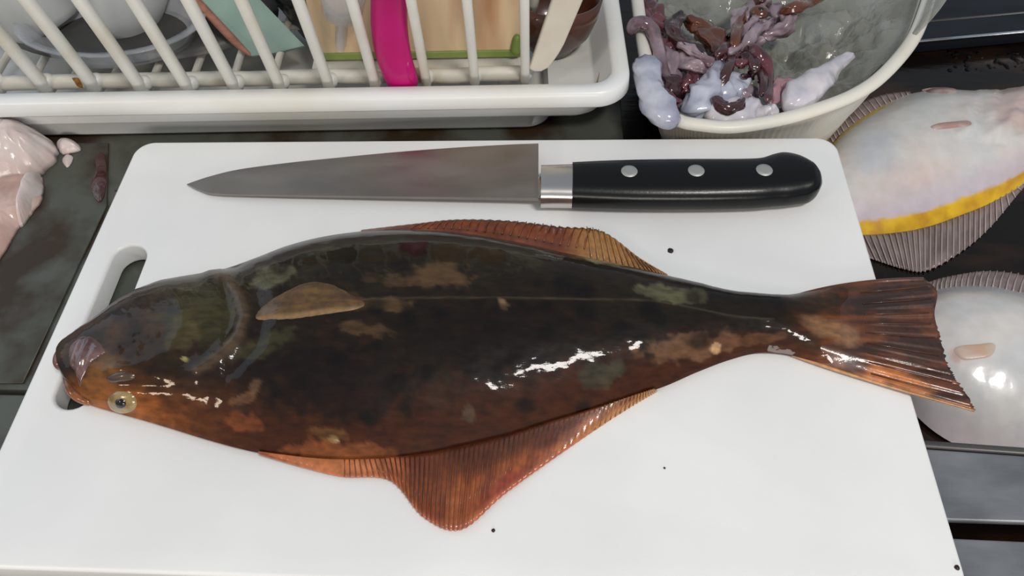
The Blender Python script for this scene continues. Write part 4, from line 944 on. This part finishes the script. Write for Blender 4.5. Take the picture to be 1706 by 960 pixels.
# herb stem stuck on the tray wall
MT['stem'] = mat('dry_stem', sl(120, 110, 50), 0.6)
vs, fs = rounded_tube([tl(xs - .0055, 0.008, 0.0175), tl(xs - .002, 0.018, 0.022), tl(xs + .001, 0.028, 0.027)], [0.0008, 0.0006, 0.0003], 12, seg=6)
o = mesh('herb_stem', vs, fs, MT['stem']); tag(o, 'thin dry green stem inside the right end of the tray', 'stem')

# ================================================================== SCRAPS ON THE LEFT
MT['flesh'] = mat('pink_flesh', sl(206, 180, 170), 0.3, col2=sl(186, 152, 142), scale=30, coat=0.4, sss=0.3, bump=0.4, bscale=60, bdist=0.003)
MT['skinwhite'] = mat('white_flesh', sl(214, 204, 200), 0.3, col2=sl(200, 182, 176), scale=30, coat=0.4, sss=0.3, bump=0.4, bscale=60, bdist=0.003)
def heap(name, label, outline, z0, H, m, cat_='fish scrap', seed=0.0, p=2.2, fold=0.0025, grp=None):
    B = cat(outline, 120, True); c = sum(B) / 120; vs = []; R = 30
    for k in range(R + 1):
        t = k / R
        for j in range(120 if k else 1):
            q = c + (B[j] - c) * t * (1 + 0.05 * t * fbm(j * 0.21, seed, 1.0)); pt = at(q[0], q[1], z0)
            pt.z = z0 + 0.0003 + H * (1 - t ** p) ** 0.75 + fold * fbm(pt.x * 80 + 2 * nz(pt.y * 50, seed), pt.y * 45, seed) * (1 - t ** 4); vs.append(pt)
    fs = [(0, 1 + j, 1 + (j + 1) % 120) for j in range(120)] + grid_faces(R, 120, True, 1); fs.append(tuple(1 + (R - 1) * 120 + j for j in range(120)))
    o = mesh(name, vs, fs, m); tag(o, label, cat_, grp); return o
PZ = 0.0012
heap('flesh_strip', 'pink raw flesh strip at the left picture edge below the white lump', [(-70, 330), (-20, 300), (30, 285), (68, 290), (72, 330), (52, 360), (30, 385), (6, 425), (-40, 480), (-110, 470)], PZ, 0.010, MT['flesh'], seed=1.0)
heap('flesh_piece', 'small pale flap on the edge of the pink flesh strip', [(52, 300), (66, 290), (74, 318), (60, 345), (44, 372), (34, 378), (44, 340)], PZ, 0.012, MT['skinwhite'], seed=5.0, fold=0.0015)
heap('flesh_lump', 'crumpled white flesh lump against the tray front at left', [(-40, 250), (-10, 222), (20, 212), (50, 215), (78, 232), (96, 246), (98, 262), (80, 285), (55, 300), (20, 312), (-30, 318), (-70, 300)], PZ, 0.024, MT['skinwhite'], seed=2.0, fold=0.005)
heap('flesh_piece', 'small grey-white flap right of the white lump', [(96, 244), (108, 236), (126, 238), (136, 250), (122, 256), (104, 258)], PZ, 0.007, MT['skinwhite'], seed=3.0, fold=0.001)
heap('flesh_piece', 'tiny white shred on the dark metal plate', [(104, 268), (112, 258), (122, 262), (120, 272), (112, 280)], PZ, 0.002, MT['skinwhite'], seed=4.0, fold=0.0006)
MT['blood'] = mat('dark_blood', sl(58, 16, 14), 0.12, coat=0.8, bump=0.3, bscale=150)
heap('blood_smear', 'dark red blood smear on the metal plate near the board corner', [(160, 262), (174, 258), (178, 300), (170, 335), (158, 330), (152, 306), (160, 285)], PZ, 0.0006, MT['blood'], 'blood', seed=6.0, fold=0.0002)
# crumbs on the board
MT['crumb'] = mat('dark_crumb', sl(40, 22, 20), 0.4)
for (x, y, r, lb) in ((1117, 418, 0.0016, 'dark red crumb on the white board right of the dorsal fin'), (822, 884, 0.0008, 'tiny dark speck on the board below the fanned fin'), (1107, 780, 0.0005, 'tiny grey speck on the board right of the lower fin'), (1594, 946, 0.0011, 'brown dirt speck on the board at its lower right corner'), (193, 318, 0.0007, 'tiny brown speck on the upper left board edge')):
    v, f = dome(at(x, y, BT), r, r * 0.7, 10, 4); v = [p + Vector((r * 0.3 * nz(p.x * 900, p.y * 900), r * 0.3 * nz(p.y * 900, p.x * 900, 4), 0)) for p in v]
    o = mesh('crumb', v, f, MT['crumb']); tag(o, lb, 'crumb')

# water drops on the sink floor behind the pale fish
MT['water'] = mat('water', (1, 1, 1), 0.02, trans=1.0, ior=1.33)
random.seed(11); vs = []; fs = []
for _ in range(70):
    x, y = random.uniform(1575, 1760), random.uniform(86, 118); r = random.uniform(0.0007, 0.002)
    v, f = dome(at(x, y, SZ), r, r * 0.45, 10, 4); fs += [tuple(a + len(vs) for a in q) for q in f]; vs += v
o = mesh('water_drops', vs, fs, MT['water']); o['kind'] = 'stuff'; tag(o, 'scattered water drops on the dark sink floor behind the yellow-banded fish', 'water')
